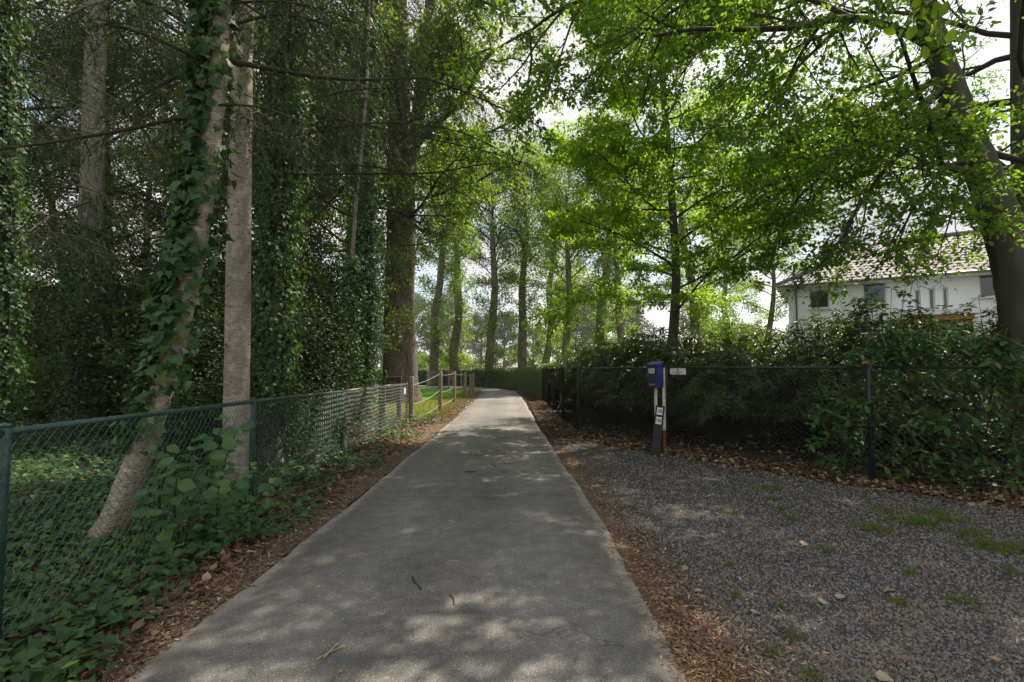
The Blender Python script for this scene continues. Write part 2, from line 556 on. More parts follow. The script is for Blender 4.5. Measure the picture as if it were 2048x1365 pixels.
# ------------------------------------------------------------------ ground, road, drive, verges
def asphalt():
    m, nt, b = new_mat('worn_asphalt')
    v = coords(nt, 'Object')
    big = noise(nt, v, .9, 5, .6, .5)
    mid = noise(nt, v, 7.0, 4, .6)
    st = voro(nt, v, 150.0, 'F1', 'Color')
    sd = voro(nt, v, 150.0, 'F1', 'Distance')
    c1 = ramp(nt, [(.3, (.138, .131, .119)), (.7, (.182, .172, .155))])
    nt.links.new(big, c1.inputs['Fac'])
    sp = ramp(nt, [(.0, .80), (.5, .98), (.86, 1.1), (.95, 1.4), (1, 2.1)])
    sep = nt.nodes.new('ShaderNodeSeparateColor')
    nt.links.new(st, sep.inputs['Color'])
    nt.links.new(sep.outputs[0], sp.inputs['Fac'])
    col = mixc(nt, 1.0, c1.outputs['Color'], sp.outputs['Color'], 'MULTIPLY')
    c2 = ramp(nt, [(.42, .86), (.62, 1.08)])
    nt.links.new(mid, c2.inputs['Fac'])
    col = mixc(nt, 1.0, col, c2.outputs['Color'], 'MULTIPLY')
    wn = noise(nt, v, .38, 3, .5, .3)                       # worn and patched areas
    wr_ = ramp(nt, [(.36, .78), (.5, 1.0), (.64, 1.18)])
    nt.links.new(wn, wr_.inputs['Fac'])
    col = mixc(nt, 1.0, col, wr_.outputs['Color'], 'MULTIPLY')
    tk = nt.nodes.new('ShaderNodeAttribute')                # wheel tracks, rubbed a little paler
    tk.attribute_name = 'track'
    tr_ = ramp(nt, [(.15, .93), (.75, 1.10)])
    nt.links.new(math_(nt, 'MULTIPLY', tk.outputs['Fac'], math_(nt, 'ADD', mid, .45)), tr_.inputs['Fac'])
    col = mixc(nt, 1.0, col, tr_.outputs['Color'], 'MULTIPLY')
    vd = nt.nodes.new('ShaderNodeVectorMath')               # fine meandering cracks in a few places
    vd.operation = 'ADD'
    nt.links.new(v, vd.inputs[0])
    nz_ = nt.nodes.new('ShaderNodeTexNoise')
    nz_.inputs['Scale'].default_value = 2.4
    nz_.inputs['Detail'].default_value = 5
    nt.links.new(v, nz_.inputs['Vector'])
    nt.links.new(nz_.outputs['Color'], vd.inputs[1])
    ck = ramp(nt, [(.0, .55), (.007, 1.0)])
    nt.links.new(voro(nt, vd.outputs[0], .55, 'DISTANCE_TO_EDGE'), ck.inputs['Fac'])
    cm = ramp(nt, [(.52, 0.0), (.60, 1.0)])
    nt.links.new(noise(nt, v, .5, 2, .5), cm.inputs['Fac'])
    col = mixc(nt, cm.outputs['Color'], col, mixc(nt, 1.0, col, ck.outputs['Color'], 'MULTIPLY'))
    sn = ramp(nt, [(.66, 1.0), (.74, .62)])                 # a few old drip stains
    nt.links.new(noise(nt, v, 2.1, 2, .4), sn.inputs['Fac'])
    col = mixc(nt, 1.0, col, sn.outputs['Color'], 'MULTIPLY')
    # brown dust swept along the edges and down the middle
    at = nt.nodes.new('ShaderNodeAttribute')
    at.attribute_name = 'edge'
    dn = noise(nt, v, 3.5, 6, .7)
    f = math_(nt, 'MULTIPLY', at.outputs['Fac'], dn)
    dr = ramp(nt, [(.22, 0.0), (.62, .8)])
    nt.links.new(f, dr.inputs['Fac'])
    col = mixc(nt, dr.outputs['Color'], col, (.165, .125, .088))
    pe = ramp(nt, [(.55, 0.0), (.80, .75)])                 # pale crumbled rim
    nt.links.new(math_(nt, 'MULTIPLY', at.outputs['Fac'], math_(nt, 'ADD', noise(nt, v, 6.0, 4, .6), .35)), pe.inputs['Fac'])
    col = mixc(nt, pe.outputs['Color'], col, (.30, .28, .25))
    nt.links.new(col, b.inputs['Base Color'])
    b.inputs['Roughness'].default_value = .82
    b.inputs['Specular IOR Level'].default_value = .35
    bump(nt, b, math_(nt, 'ADD', sd, math_(nt, 'MULTIPLY', mid, .25)), .55, .006)
    return m
M_ASPHALT = asphalt()

def soil(name, a, c, d, sc=6.0):
    m, nt, b = new_mat(name)
    v = coords(nt, 'Object')
    n1 = noise(nt, v, sc, 8, .7)
    n2 = noise(nt, v, 60.0, 3, .7)
    cr = ramp(nt, [(.28, a), (.52, c), (.75, d)])
    nt.links.new(mixc(nt, .5, n1, n2), cr.inputs['Fac'])
    nt.links.new(cr.outputs['Color'], b.inputs['Base Color'])
    b.inputs['Roughness'].default_value = .95
    b.inputs['Specular IOR Level'].default_value = .1
    bump(nt, b, n2, .8, .012)
    return m
M_SOIL = soil('woodland_soil', (.020, .015, .011), (.040, .029, .020), (.068, .047, .03))
M_NEEDLEBED = soil('needle_bed', (.070, .050, .034), (.135, .096, .064), (.21, .155, .105), 9.0)
M_GRAVELBASE = soil('gravel_base', (.035, .033, .032), (.075, .070, .067), (.13, .112, .095), 30.0)
def grass_ground(name, a, c, d, e):
    m, nt, b = new_mat(name)
    v = coords(nt, 'Object')
    n1 = noise(nt, v, .55, 6, .65)
    n2 = noise(nt, v, 38.0, 3, .7)
    cr = ramp(nt, [(.2, a), (.45, c), (.62, d), (.8, e)])
    nt.links.new(mixc(nt, .55, n1, n2), cr.inputs['Fac'])
    nt.links.new(cr.outputs['Color'], b.inputs['Base Color'])
    b.inputs['Roughness'].default_value = .9
    b.inputs['Specular IOR Level'].default_value = .15
    bump(nt, b, n2, .9, .03)
    return m
M_FIELD = grass_ground('field_grass', (.045, .085, .016), (.07, .125, .02), (.085, .14, .025), (.12, .15, .035))
M_LAWN = grass_ground('mown_lawn', (.070, .19, .010), (.090, .235, .012), (.11, .26, .014), (.14, .27, .024))
M_ROUGHGRASS = grass_ground('dry_rough_grass', (.10, .135, .022), (.15, .18, .032), (.20, .205, .05), (.24, .205, .085))

def sheet(name, poly, z, mat, sub=0.0, label=None):
    """flat polygon of world points"""
    me = mesh_np(name, [(p[0], p[1], z) for p in poly], [[list(range(len(poly)))]], [mat])
    return struct(link(name, me), label)

def wob(pts, step, amp, seed):
    """a polyline resampled every step metres with a ragged sideways wobble"""
    R = random.Random(seed)
    out = []
    for (a, b) in zip(pts[:-1], pts[1:]):
        a, b = Vector((a[0], a[1])), Vector((b[0], b[1]))
        n = max(1, int((b - a).length / step))
        d = (b - a).normalized()
        for i in range(n):
            p = a.lerp(b, i / n)
            o = (R.random() - .5) * 2 * amp + math.sin(i * .7 + seed) * amp * .5
            out.append((p.x - d.y * o, p.y + d.x * o))
    out.append((pts[-1][0], pts[-1][1]))
    return out

# the one big ground sheet
sheet('ground', [(-700, -500), (900, -500), (900, 1500), (-700, 1500)], -.04, M_FIELD, label='rough green field reaching to the horizon')

# woodland soil on the left, garden bed soil on the right
left_soil = wob([(-1.7, -9), (-1.7, 14.6)], .3, .0, 1) + wob([(-1.7, 14.6), (-3.2, 14.9), (-5.2, 18.5), (-8.5, 24), (-16, 31), (-34, 42)], .5, .25, 2) + [(-60, 42), (-60, -9)]
sheet('woodland_floor', left_soil, -.028, M_SOIL, label='dark woodland floor behind the green fence')
FENCE_R = [Vector((1.47, 24.6)), Vector((1.49, 21.5)), Vector((1.50, 18.45)), Vector((1.53, 15.4)), Vector((1.60, 12.4)), Vector((2.90, 9.68)), Vector((4.92, 7.08)), Vector((7.15, 4.95)), Vector((9.3, 2.8))]
bed = [(1.0, 27.0)] + [(p.x - .75, p.y) for p in FENCE_R[:5]] + [(2.4, 8.9), (4.4, 6.35), (6.6, 4.2), (14.5, -5)] + [(40, -5), (40, 20), (22, 20), (12, 22), (4, 30)]
sheet('garden_bed', wob(bed + [bed[0]], .4, .05, 3)[:-1], -.024, M_SOIL, label='dark soil of the shrub bed behind the black fence')

# road edges, metres
RL = [(-1.90, -9), (-1.88, 1.0), (-1.86, 2.45), (-1.82, 3.36), (-1.79, 5.8), (-1.76, 8.6), (-1.73, 13.1), (-1.84, 21.6), (-1.83, 28.4), (-1.95, 33.5), (-2.45, 36.6), (-3.7, 38.8), (-7.1, 41.6), (-14, 45), (-30, 52)]
RR = [(.84, -9), (.84, 1.0), (.84, 2.45), (.86, 3.32), (.86, 5.8), (.80, 8.6), (.69, 13.1), (.60, 21.6), (.45, 28.4), (.10, 34.2), (-.75, 38.0), (-2.6, 41.3), (-6.7, 45.2), (-13, 49), (-29, 56)]
cl = catmull([(x, y, 0) for x, y in RL], 20)
crr = catmull([(x, y, 0) for x, y in RR], 20)
rr = random.Random(5)
nx = 15
V, edge, track = [], [], []
ph = 0.0
for i in range(len(cl)):
    wl = .014 * math.sin(cl[i][1] * 1.3) + .010 * math.sin(cl[i][1] * 3.3 + 1) + rr.uniform(-.010, .010)
    wr = .014 * math.sin(crr[i][1] * 1.1 + 2) + .010 * math.sin(crr[i][1] * 2.9) + rr.uniform(-.010, .010)
    a, b_ = cl[i] + np.array((wl, 0, 0)), crr[i] + np.array((wr, 0, 0))
    for j in range(nx):
        t = j / (nx - 1)
        p = a + (b_ - a) * t
        V.append((p[0], p[1], .012 + .018 * (1 - (2 * t - 1) ** 2) - (.010 if j in (0, nx - 1) else 0)))
        track.append(math.exp(-((abs(t - .5) - .25) / .10) ** 2))
        edge.append(max(0.0, 1 - min(t, 1 - t) / .13) + .28 * max(0, 1 - abs(t - .56) / .25))
q = [(i * nx + j, i * nx + j + 1, (i + 1) * nx + j + 1, (i + 1) * nx + j) for i in range(len(cl) - 1) for j in range(nx - 1)]
me = mesh_np('road', V, [q], [M_ASPHALT], True)
at = me.attributes.new('edge', 'FLOAT', 'POINT')
at.data.foreach_set('value', np.array(edge, np.float32))
at = me.attributes.new('track', 'FLOAT', 'POINT')
at.data.foreach_set('value', np.array(track, np.float32))
struct(link('road', me), 'narrow grey asphalt lane running away and bending behind the oak')

# gravel drive on the right
gr = wob([(.70, -9), (.70, 8.6)], .3, .0, 4) + wob([(.70, 10.4), (1.1, 11.2), (2.35, 9.5), (4.35, 6.8), (6.6, 4.65), (15, -5), (20, -9)], .25, .06, 6)
sheet('gravel_drive', gr, -.012, M_GRAVELBASE, label='dark loose gravel drive beside the lane')

# needle strips along both sides of the lane
def strip(name, pl, pr, z, mat, label, seed, amp=.05):
    a, b_ = wob(pl, .12, amp, seed), wob(pr, .12, amp, seed + 1)
    return sheet(name, a + b_[::-1], z, mat, label=label)
strip('needle_verge', [(-2.75, -6), (-2.75, 14.2)], [(-1.84, -6), (-1.80, 5.8), (-1.70, 14.2)], -.004, M_NEEDLEBED, 'brown strip of needles and bark crumbs between lane and green fence', 11, .03)
strip('needle_verge', [(-2.6, 14.2), (-2.45, 20), (-2.35, 28), (-2.2, 35)], [(-1.68, 14.2), (-1.78, 21), (-1.75, 28.4), (-1.85, 34)], -.002, M_NEEDLEBED, 'brown dusty strip between lane and rope fence', 13, .05)
strip('needle_verge', [(.78, -6), (.80, 5.8), (.72, 9.7)], [(.94, -6), (.98, 2.4), (1.02, 4), (.98, 6), (1.06, 8.6), (.95, 9.7)], -.004, M_NEEDLEBED, 'orange brown strip of needles between lane and gravel', 15, .035)
strip('leaf_verge', [(.70, 10.2), (.64, 13.1), (.55, 21), (.35, 28.4), (.0, 33)], [(1.5, 10.6), (1.62, 13.1), (1.55, 21), (1.5, 26), (.9, 33)], -.002, M_SOIL, 'strip of dead leaves between lane and black fence', 17, .05)

# lawn with the oak on it
sheet('rough_grass_strip', wob([(-1.75, 14.6), (-1.8, 21.6), (-1.8, 30), (-1.95, 34), (-2.4, 36.7), (-3.6, 38.9)], .3, .08, 21) + wob([(-4.2, 38.2), (-3.2, 34), (-3.3, 28), (-3.9, 23.5), (-6.2, 22.5), (-9, 25), (-7.5, 22), (-5.0, 18.2), (-3.2, 15.2)], .3, .15, 22), -.010, M_ROUGHGRASS, label='dry yellowish grass strip under the rope fence')
sheet('lawn', wob([(-3.6, 38.85), (-2.5, 36.5), (-2.2, 33), (-2.3, 27), (-3.0, 21.5), (-8, 22), (-16, 31), (-34, 42), (-30, 51.5), (-14, 44.8), (-7.1, 41.4)], .5, .1, 23), -.016, M_LAWN, label='bright green mown lawn behind the rope fence')

# ---- real gravel stones close to the camera
rng = np.random.default_rng(3)
M_STONE = leaf_mat('gravel_stone', [(0, (.072, .069, .068)), (.45, (.160, .154, .152)), (.85, (.25, .24, .232)), (.96, (.17, .155, .14)), (1, (.26, .23, .20))], .0, 1.0, .75, .3)
nt = M_STONE.node_tree                                     # earth and needle dust settled among the stones
v = coords(nt, 'Object')
dm = ramp(nt, [(.44, 0.0), (.66, .75)])
nt.links.new(noise(nt, v, 1.7, 7, .68), dm.inputs['Fac'])
pb_ = nt.nodes['Principled BSDF']
src = pb_.inputs['Base Color'].links[0].from_socket
nt.links.new(mixc(nt, dm.outputs['Color'], src, (.25, .20, .15)), pb_.inputs['Base Color'])
def in_poly(x, y, poly):
    c = np.zeros(len(x), bool)
    n = len(poly)
    for i in range(n):
        x0, y0 = poly[i][0], poly[i][1]
        x1, y1 = poly[(i + 1) % n][0], poly[(i + 1) % n][1]
        k = ((y0 > y) != (y1 > y)) & (x < (x1 - x0) * (y - y0) / (y1 - y0 + 1e-12) + x0)
        c ^= k
    return c
def scatter(n, x0, x1, y0, y1, falloff=2.0, ymin=2.3, ang=1.04):
    """ground points, thinning with distance like the view does, kept inside the wedge that the camera can see"""
    u = rng.random(n)
    a, b_ = y0 ** (1 - falloff), y1 ** (1 - falloff)
    y = (a + u * (b_ - a)) ** (1 / (1 - falloff))
    x = rng.uniform(x0, x1, n)
    k = np.abs(x) < y * ang + .3
    return x[k], y[k]
x, y = scatter(104000, .9, 7.5, 1.9, 10.5, 2.2)
k = in_poly(x, y, gr)
dx = x - np.interp(y, [0, 2.4, 4, 6, 8.6, 9.4, 11], [1.0, 1.08, 1.16, 1.06, 1.35, 1.5, 1.5])      # fewer stones near the needle strip
k &= (dx + rng.normal(0, .16, len(x))) > 0
x, y = x[k], y[k]
P = np.stack([x, y, np.full(len(x), -.012)], 1)
D = rand_unit(rng, len(P)); D[:, 2] *= .25
Nn = np.tile((0, 0, 1.0), (len(P), 1)) + .35 * rng.normal(size=(len(P), 3))
sz = rng.uniform(.009, .022, len(P)) * (1 + .05 * y)
V, Fs = leaf_mesh(P, D, Nn, sz, STONE, rng.uniform(.6, 1.0, len(P)))
stuff(link('gravel', mesh_np('gravel', V, Fs, [M_STONE])), 'loose dark grey gravel stones covering the drive', 'gravel')

def litter(name, x, y, z, size, tmpl, mat, label, cat, tilt=.5, W=1.0):
    P = np.stack([x, y, z + rng.random(len(x)) * .012], 1)
    D = rand_unit(rng, len(P)); D[:, 2] *= .3
    Nn = np.tile((0, 0, 1.0), (len(P), 1)) + tilt * rng.normal(size=(len(P), 3))
    V, Fs = leaf_mesh(P, D, Nn, rng.uniform(size[0], size[1], len(P)), tmpl, W)
    return stuff(link(name, mesh_np(name, V, Fs, [mat])), label, cat)
M_CHIPO = leaf_mat('orange_needle_litter', [(0, (.13, .072, .038)), (.5, (.27, .155, .080)), (.85, (.40, .26, .15)), (1, (.52, .40, .26))], .0, 1.0, .8, .2)
CHIP = T_([(0, 0, .002), (.5, .10, .03), (1, 0, .002), (.5, -.10, .03)], [[(0, 1, 2, 3)]])
# needles and crumbs: left verge
x, y = scatter(60000, -2.75, -1.72, 1.9, 14, 2.0)
k = ((x + rng.normal(0, .10, len(x))) > -2.45) & (x < np.interp(y, [0, 3, 6, 13], [-1.87, -1.84, -1.80, -1.74]) + rng.exponential(.025, len(x)) - .02)
x, y = x[k], y[k]
litter('needle_litter', x, y, -.002, (.012, .05), CHIP, M_CHIP, 'brown needle litter on the verge beside the green fence', 'litter', .35, rng.uniform(.3, 1.6, len(x)))
# right strip, spilling over the gravel and asphalt
x, y = scatter(70000, .74, 2.4, 1.9, 11, 2.0)
c = np.interp(y, [0, 2.4, 4, 6, 8.6, 11], [1.02, 1.03, 1.05, 1.02, 1.12, 1.15])
w = np.interp(y, [0, 3, 6, 9, 11], [.19, .21, .19, .34, .40])
k = np.abs(x - c) < np.abs(rng.normal(0, 1, len(x))) * w
x, y = x[k], y[k]
litter('needle_litter', x, y, .002, (.012, .05), CHIP, M_CHIPO, 'orange brown needle litter along the gravel edge of the lane', 'litter', .35, rng.uniform(.3, 1.6, len(x)))
# crumbs on the asphalt and straw bits on the gravel
x, y = scatter(9000, -1.8, .9, 2.2, 30, 1.5)
z = .028 - .018 * ((x + .5) / 1.35) ** 2
litter('road_crumbs', x, y, z, (.006, .022), CHIP, M_CHIP, 'tiny plant crumbs strewn over the asphalt', 'litter', .3, rng.uniform(.3, 1.5, len(x)))
x, y = scatter(22000, 1.0, 8, 2.0, 10, 1.8)
k = in_poly(x, y, gr)
litter('straw_crumbs', x[k], y[k], .004, (.012, .05), CHIP, M_CHIP, 'pale needle and straw crumbs strewn over the gravel', 'litter', .3, rng.uniform(.25, 1.0, k.sum()))
# dead leaves: left verge by the fence, right in front of and under the black fence
x, y = scatter(14000, -3.1, -1.95, 1.9, 15, 1.9)
k = (x + rng.normal(0, .15, len(x))) < -2.17
litter('leaf_litter', x[k], y[k], .0, (.035, .095), LEAF_DEAD, M_DEAD, 'brown dead leaves lying along the foot of the green fence', 'leaf litter', .45, rng.uniform(.7, 1.5, k.sum()))
def near_fence(n, lo, hi, y0=4.0, y1=26.0):
    """points at lo..hi metres to the lane side of the black fence"""
    px, py = [], []
    L = [(a, b_, (b_ - a).length) for a, b_ in zip(FENCE_R[:-1], FENCE_R[1:])]
    wts = np.array([l / max(2.0, (a.y + b_.y) / 2) ** 1.2 for a, b_, l in L])
    idx = rng.choice(len(L), n, p=wts / wts.sum())
    t = rng.random(n)
    o = np.clip(rng.normal(.22, .36, n), lo, hi)
    for i, tt, oo in zip(idx, t, o):
        a, b_, l = L[i]
        d = (b_ - a) / l
        p = a + (b_ - a) * tt + Vector((d.y, -d.x)) * float(oo)
        px.append(p.x); py.append(p.y)
    return np.array(px), np.array(py)
x, y = near_fence(7500, -.62, 1.2)
k = ~((x < np.interp(y, [0, 9, 13, 22, 28], [1.1, .95, .75, .62, .5])))
litter('leaf_litter', x[k], y[k], .0, (.035, .095), LEAF_DEAD, M_DEAD, 'dark brown dead leaves lying along the foot of the black fence', 'leaf litter', .5, rng.uniform(.7, 1.5, k.sum()))
x, y = scatter(9000, 1.9, 12, 6.0, 14, 1.5)
k = ~in_poly(x, y, gr)
litter('leaf_litter', x[k], y[k], -.02, (.04, .10), LEAF_DEAD, M_DEAD, 'dead leaves on the soil under the shrubs behind the black fence', 'leaf litter', .5, 1.1)
x, y = scatter(5000, -2.7, -1.7, 14, 34, 1.3)
litter('leaf_litter', x, y, .0, (.03, .08), LEAF_DEAD, M_DEAD, 'scattered dead leaves beside the rope fence', 'leaf litter', .5, 1.0)

# grass blades of the rough strip and lawn near the rope fence
BLADE = T_([(0, .05, 0), (0, -.05, 0), (.55, .03, .0), (.55, -.03, .0), (1, 0, .12)], [[(0, 1, 3, 2)], [(2, 3, 4)]])
def blades(name, x, y, z, size, mat, label, parent=None, cat='grass'):
    P = np.stack([x, y, np.broadcast_to(z, x.shape)], 1)
    D = np.tile((0, 0, 1.0), (len(P), 1)) + .45 * rng.normal(size=(len(P), 3)) * (1, 1, .2)
    V, Fs = leaf_mesh(P, D, rand_unit(rng, len(P)), rng.uniform(size[0], size[1], len(P)), BLADE)
    o = link(name, mesh_np(name, V, Fs, [mat]), parent)
    return stuff(o, label, cat)
M_DRYGRASS = leaf_mat('dry_grass_blade', [(0, (.11, .16, .025)), (.6, (.17, .20, .04)), (1, (.27, .24, .10))], .35, 1.2, .55, .3)
x = rng.uniform(-7.5, -1.95, 30000); y = rng.uniform(15, 34, 30000)
k = x < -1.95 - .25 * rng.random(30000)
k &= x > np.interp(y, [15, 18, 22, 24, 28, 34], [-3.2, -5.0, -7, -4.2, -3.4, -3.0])
blades('rough_grass', x[k], y[k], -.012, (.05, .13), M_DRYGRASS, 'yellowish uncut grass around the rope fence posts')
# ------------------------------------------------------------------ fences
def chain_panel(a, b_, h0, h1, cell, r, name, mat, parent, k=3):
    """zigzag wires woven between two posts a->b (2D), from h0 to h1; coordinates relative to the parent"""
    L = (b_ - a).length
    d = (b_ - a) / L
    nrml = Vector((-d.y, d.x))
    n = int(round(L / (cell / 2)))
    m = int(round((h1 - h0) / (cell / 2)))
    S0, S1 = [], []
    cs = L / n
    zs = (h1 - h0) / m
    R = random.Random(int(L * 1000) + n)
    for i in range(n):
        x0 = i * cs
        for j in range(m):
            if (i + j) % 1 == 0:
                xa = x0 + (0 if (i + j) % 2 == 0 else cs)
                xb = x0 + (cs if (i + j) % 2 == 0 else 0)
                S0.append((xa, h0 + j * zs, (.004 if j % 2 else -.004)))
                S1.append((xb, h0 + (j + 1) * zs, (-.004 if j % 2 else .004)))
    S0, S1 = np.array(S0), np.array(S1)
    # gentle sag and waviness of the woven sheet
    def world_(S):
        off = S[:, 2] + .012 * np.sin(S[:, 0] * 2.3) * np.sin(S[:, 1] * 3.1)
        X = a.x + d.x * S[:, 0] + nrml.x * off
        Yy = a.y + d.y * S[:, 0] + nrml.y * off
        Z = S[:, 1] + .006 * np.sin(S[:, 0] * 5.0)
        return np.stack([X, Yy, Z], 1)
    V, Fq = seg_tubes(world_(S0), world_(S1), r, r, k)
    V = V - np.array(parent.location)
    o = link(name, mesh_np(name, V, [Fq], [mat]), parent)
    return stuff(o)

def fence_post(mb, p, h, r):
    mb.tube([(p.x, p.y, -.15), (p.x, p.y, h - .01), (p.x, p.y, h)], [r, r, r * .8], 12)
def build_fence(name, label, pts, heights, cell, postmats, wiremats, post_r, rail_r, wire_r, h0=.04):
    root = thing(name, label, 'fence', (pts[0].x, pts[0].y, 0))
    loc = root.location
    for p, h, m in zip(pts, heights, postmats):
        mb = MB()
        fence_post(mb, p, h + .035, post_r)
        mb.tube([(p.x, p.y, h + .03), (p.x, p.y, h + .05)], [post_r * 1.12, post_r * .5], 12)
        o = mb.build('post', m, root, True, loc)
        # tension wire ties round the post
        for zz in (.2, .5, .8):
            mb = MB()
            mb.tube([(p.x, p.y, h * zz), (p.x, p.y, h * zz + .012)], [post_r * 1.1, post_r * 1.1], 10, False)
            mb.build('clamp', m, o, True, loc)
    for i in range(len(pts) - 1):
        a, b_ = pts[i], pts[i + 1]
        d = (b_ - a).normalized()
        mb = MB()
        mb.tube([(a.x, a.y, heights[i]), (b_.x, b_.y, heights[i + 1])], rail_r, 12)
        mb.build('top_rail', wiremats[i][0], root, True, loc)
        off = Vector((-d.y, d.x)) * (rail_r + .008) * wiremats[i][2]
        chain_panel(a + off, b_ + off, h0, min(heights[i], heights[i + 1]) + .012, cell, wire_r, 'chain_link_mesh', wiremats[i][1], root)
        # the mesh is tied to the rail with wire loops
        S0, S1 = [], []
        L = (b_ - a).length
        for j in range(int(L / .14)):
            t = (j + .5) / int(L / .14)
            c = a.lerp(b_, t)
            hh = heights[i] * (1 - t) + heights[i + 1] * t
            for q in range(6):
                t0, t1 = q / 6 * 2 * math.pi, (q + 1) / 6 * 2 * math.pi
                f = lambda t_: (c.x + off.x / rail_r * .0 + math.cos(t_) * -d.y * (rail_r + .003), c.y + math.cos(t_) * d.x * (rail_r + .003), hh + math.sin(t_) * (rail_r + .003))
                S0.append(f(t0)); S1.append(f(t1))
        V, Fq = seg_tubes(S0, S1, wire_r, wire_r, 3)
        stuff(link('rail_ties', mesh_np('rail_ties', V - np.array(loc), [Fq], [wiremats[i][1]]), root))
        # tension wires
        for zz in (.06, .5):
            mb = MB()
            mb.tube([(a.x + off.x, a.y + off.y, heights[i] * zz + .01), (b_.x + off.x, b_.y + off.y, heights[i + 1] * zz + .01)], wire_r * 1.1, 4, False)
            mb.build('tension_wire', wiremats[i][1], root, True, loc)
    return root
FL = [Vector((-2.75, 2.80)), Vector((-2.93, 5.83)), Vector((-2.92, 8.85)), Vector((-3.04, 11.85)), Vector((-3.02, 14.75))]
g = (M_GREENMETAL, M_GREENWIRE, -1)
k_ = (M_BLACKMETAL, M_GREYWIRE, -1)
fl = [Vector((-2.66, -.2))] + FL
build_fence('chain_link_fence', 'low green chain link fence along the woodland edge', fl, [1.16, 1.155, 1.13, 1.11, 1.09, 1.07],
            .078, [M_GREENMETAL] * 4 + [M_BLACKMETAL] * 2, [g, g, g, k_, k_], .030, .021, .0017)
build_fence('chain_link_fence', 'tall black chain link fence around the shrub bed on the gravel side', FENCE_R, [1.50, 1.50, 1.50, 1.505, 1.51, 1.515, 1.52, 1.52, 1.52],
            .085, [M_BLACKMETAL] * len(FENCE_R), [(M_BLACKMETAL, M_BLACKWIRE, -1)] * 4 + [(M_BLACKMETAL, M_GREYWIRE, -1)] * 4, .034, .021, .0022)

# round wooden end post of the green fence, with the little notice and a dark beam behind it
def wood_post(name, label, cat, p, h, r, group=None, lean=(0, 0), mat=None):
    mb = MB()
    R = random.Random(int(p[0] * 100 + p[1] * 10))
    k = 14
    hs = [-.2, 0, .25 * h, .5 * h, .75 * h, h - .02, h]
    rad = [r * 1.05, r * 1.04, r, r * R.uniform(.96, 1.02), r * .98, r * .96, r * .82]
    V, Fq = tube([(p[0] + lean[0] * z / h, p[1] + lean[1] * z / h, z) for z in hs], rad, k)
    n = len(V) // k
    mb.add(V, [Fq, [list(range((n - 1) * k, n * k))]])
    o = mb.build(name, mat or M_WOODPOST, None, True, (p[0], p[1], 0))
    return tag(o, label, cat, group)
wood_post('wooden_post', 'thick round wooden post at the end of the green fence', 'post', (-2.93, 14.95), 1.27, .07)
mb = MB()
c0 = A(793, 762, 15.6)
mb.box((c0.x - .18, 15.7, 1.19), (.62, .16, .13), Matrix.Rotation(.08, 3, 'Z'))
mb.box((c0.x - .42, 15.7, .56), (.12, .12, 1.13))
mb.box((c0.x + .06, 15.7, .56), (.12, .12, 1.13))
o = mb.build('wooden_beam', M_DARKWOOD, None, False, (c0.x - .18, 15.7, 0), bevel=.01)
tag(o, 'dark wooden beam on two stubs beside the oak trunk', 'beam')
t = thing('notice', 'small white and blue notice on the end of the green fence', 'sign', (-2.985, 14.3, .86))
mb = MB(); mb.box((0, 0, 0), (.012, .22, .20)); mb.build('plate', M_WHITE, t)
mb = MB(); mb.box((.008, 0, -.075), (.006, .21, .045)); mb.box((-.008, 0, -.075), (.006, .21, .045)); mb.build('stripe', M_BLUEPRINT, t)

# rope fence along the lawn
RP = [(-2.62, 18.75, 1.40), (-2.58, 22.9, 1.38), (-2.47, 27.0, 1.30), (-2.44, 30.2, 1.20), (-2.56, 34.0, 1.22)]
for i, (x_, y_, h) in enumerate(RP):
    wood_post('rope_post', ['first and tallest round rope post after the end of the green fence', 'second rope post from the green fence', 'middle rope post of the row along the lane',
                            'fourth rope post from the green fence', 'last rope post at the bend of the lane'][i], 'post', (x_, y_), h, .075 if i < 3 else .07, 'rope fence posts along the lane')
RQ = [(-6.75, 41.0, 1.35), (-5.05, 41.0, 1.33), (-4.0, 40.4, 1.36)]
for i, (x_, y_, h) in enumerate(RQ):
    wood_post('rope_post', ['thin rope post nearest the oak, in front of the far hedge', 'thin rope post in the middle of the lawn back edge', 'thin rope post by the inner bend of the lane'][i],
              'post', (x_, y_), h, .055, 'rope fence posts in front of the hedge')
def rope(p0, p1, sag, label, r=.0065):
    pts = []
    for i in range(13):
        t = i / 12
        p = Vector(p0).lerp(Vector(p1), t)
        p.z -= sag * 4 * t * (1 - t)
        pts.append(p)
    V, Fq = tube(pts, r, 6)
    c = Vector(p0)
    o = link('rope', mesh_np('rope', V - np.array(c), [Fq], [M_ROPE], True), None, c)
    return tag(o, label, 'rope', 'ropes of the rope fence')
chain = [(-2.93, 14.95, 1.27)] + RP
seg_names = ['between the green fence and the first rope post', 'between the first and second rope posts', 'between the second and third rope posts', 'between the third and fourth rope posts', 'between the fourth and fifth rope posts']
for i in range(len(chain) - 1):
    a, b_ = chain[i], chain[i + 1]
    for f0, f1, s, nm in ((.92, .95, .05, 'upper'), (.48, .52, .08, 'middle'), (.12, .14, .05, 'lower')):
        if nm == 'lower' and i > 1:
            continue
        rope((a[0], a[1], a[2] * (f0 if i else f0 - .12)), (b_[0], b_[1], b_[2] * f1), s, f'{nm} pale rope sagging {seg_names[i]}')
for i in range(2):
    a, b_ = RQ[i], RQ[i + 1]
    rope((a[0], a[1], 1.25), (b_[0], b_[1], 1.25), .03, ['far pale rope on the oak side of the lawn back edge', 'far pale rope near the inner bend of the lane'][i], .012)

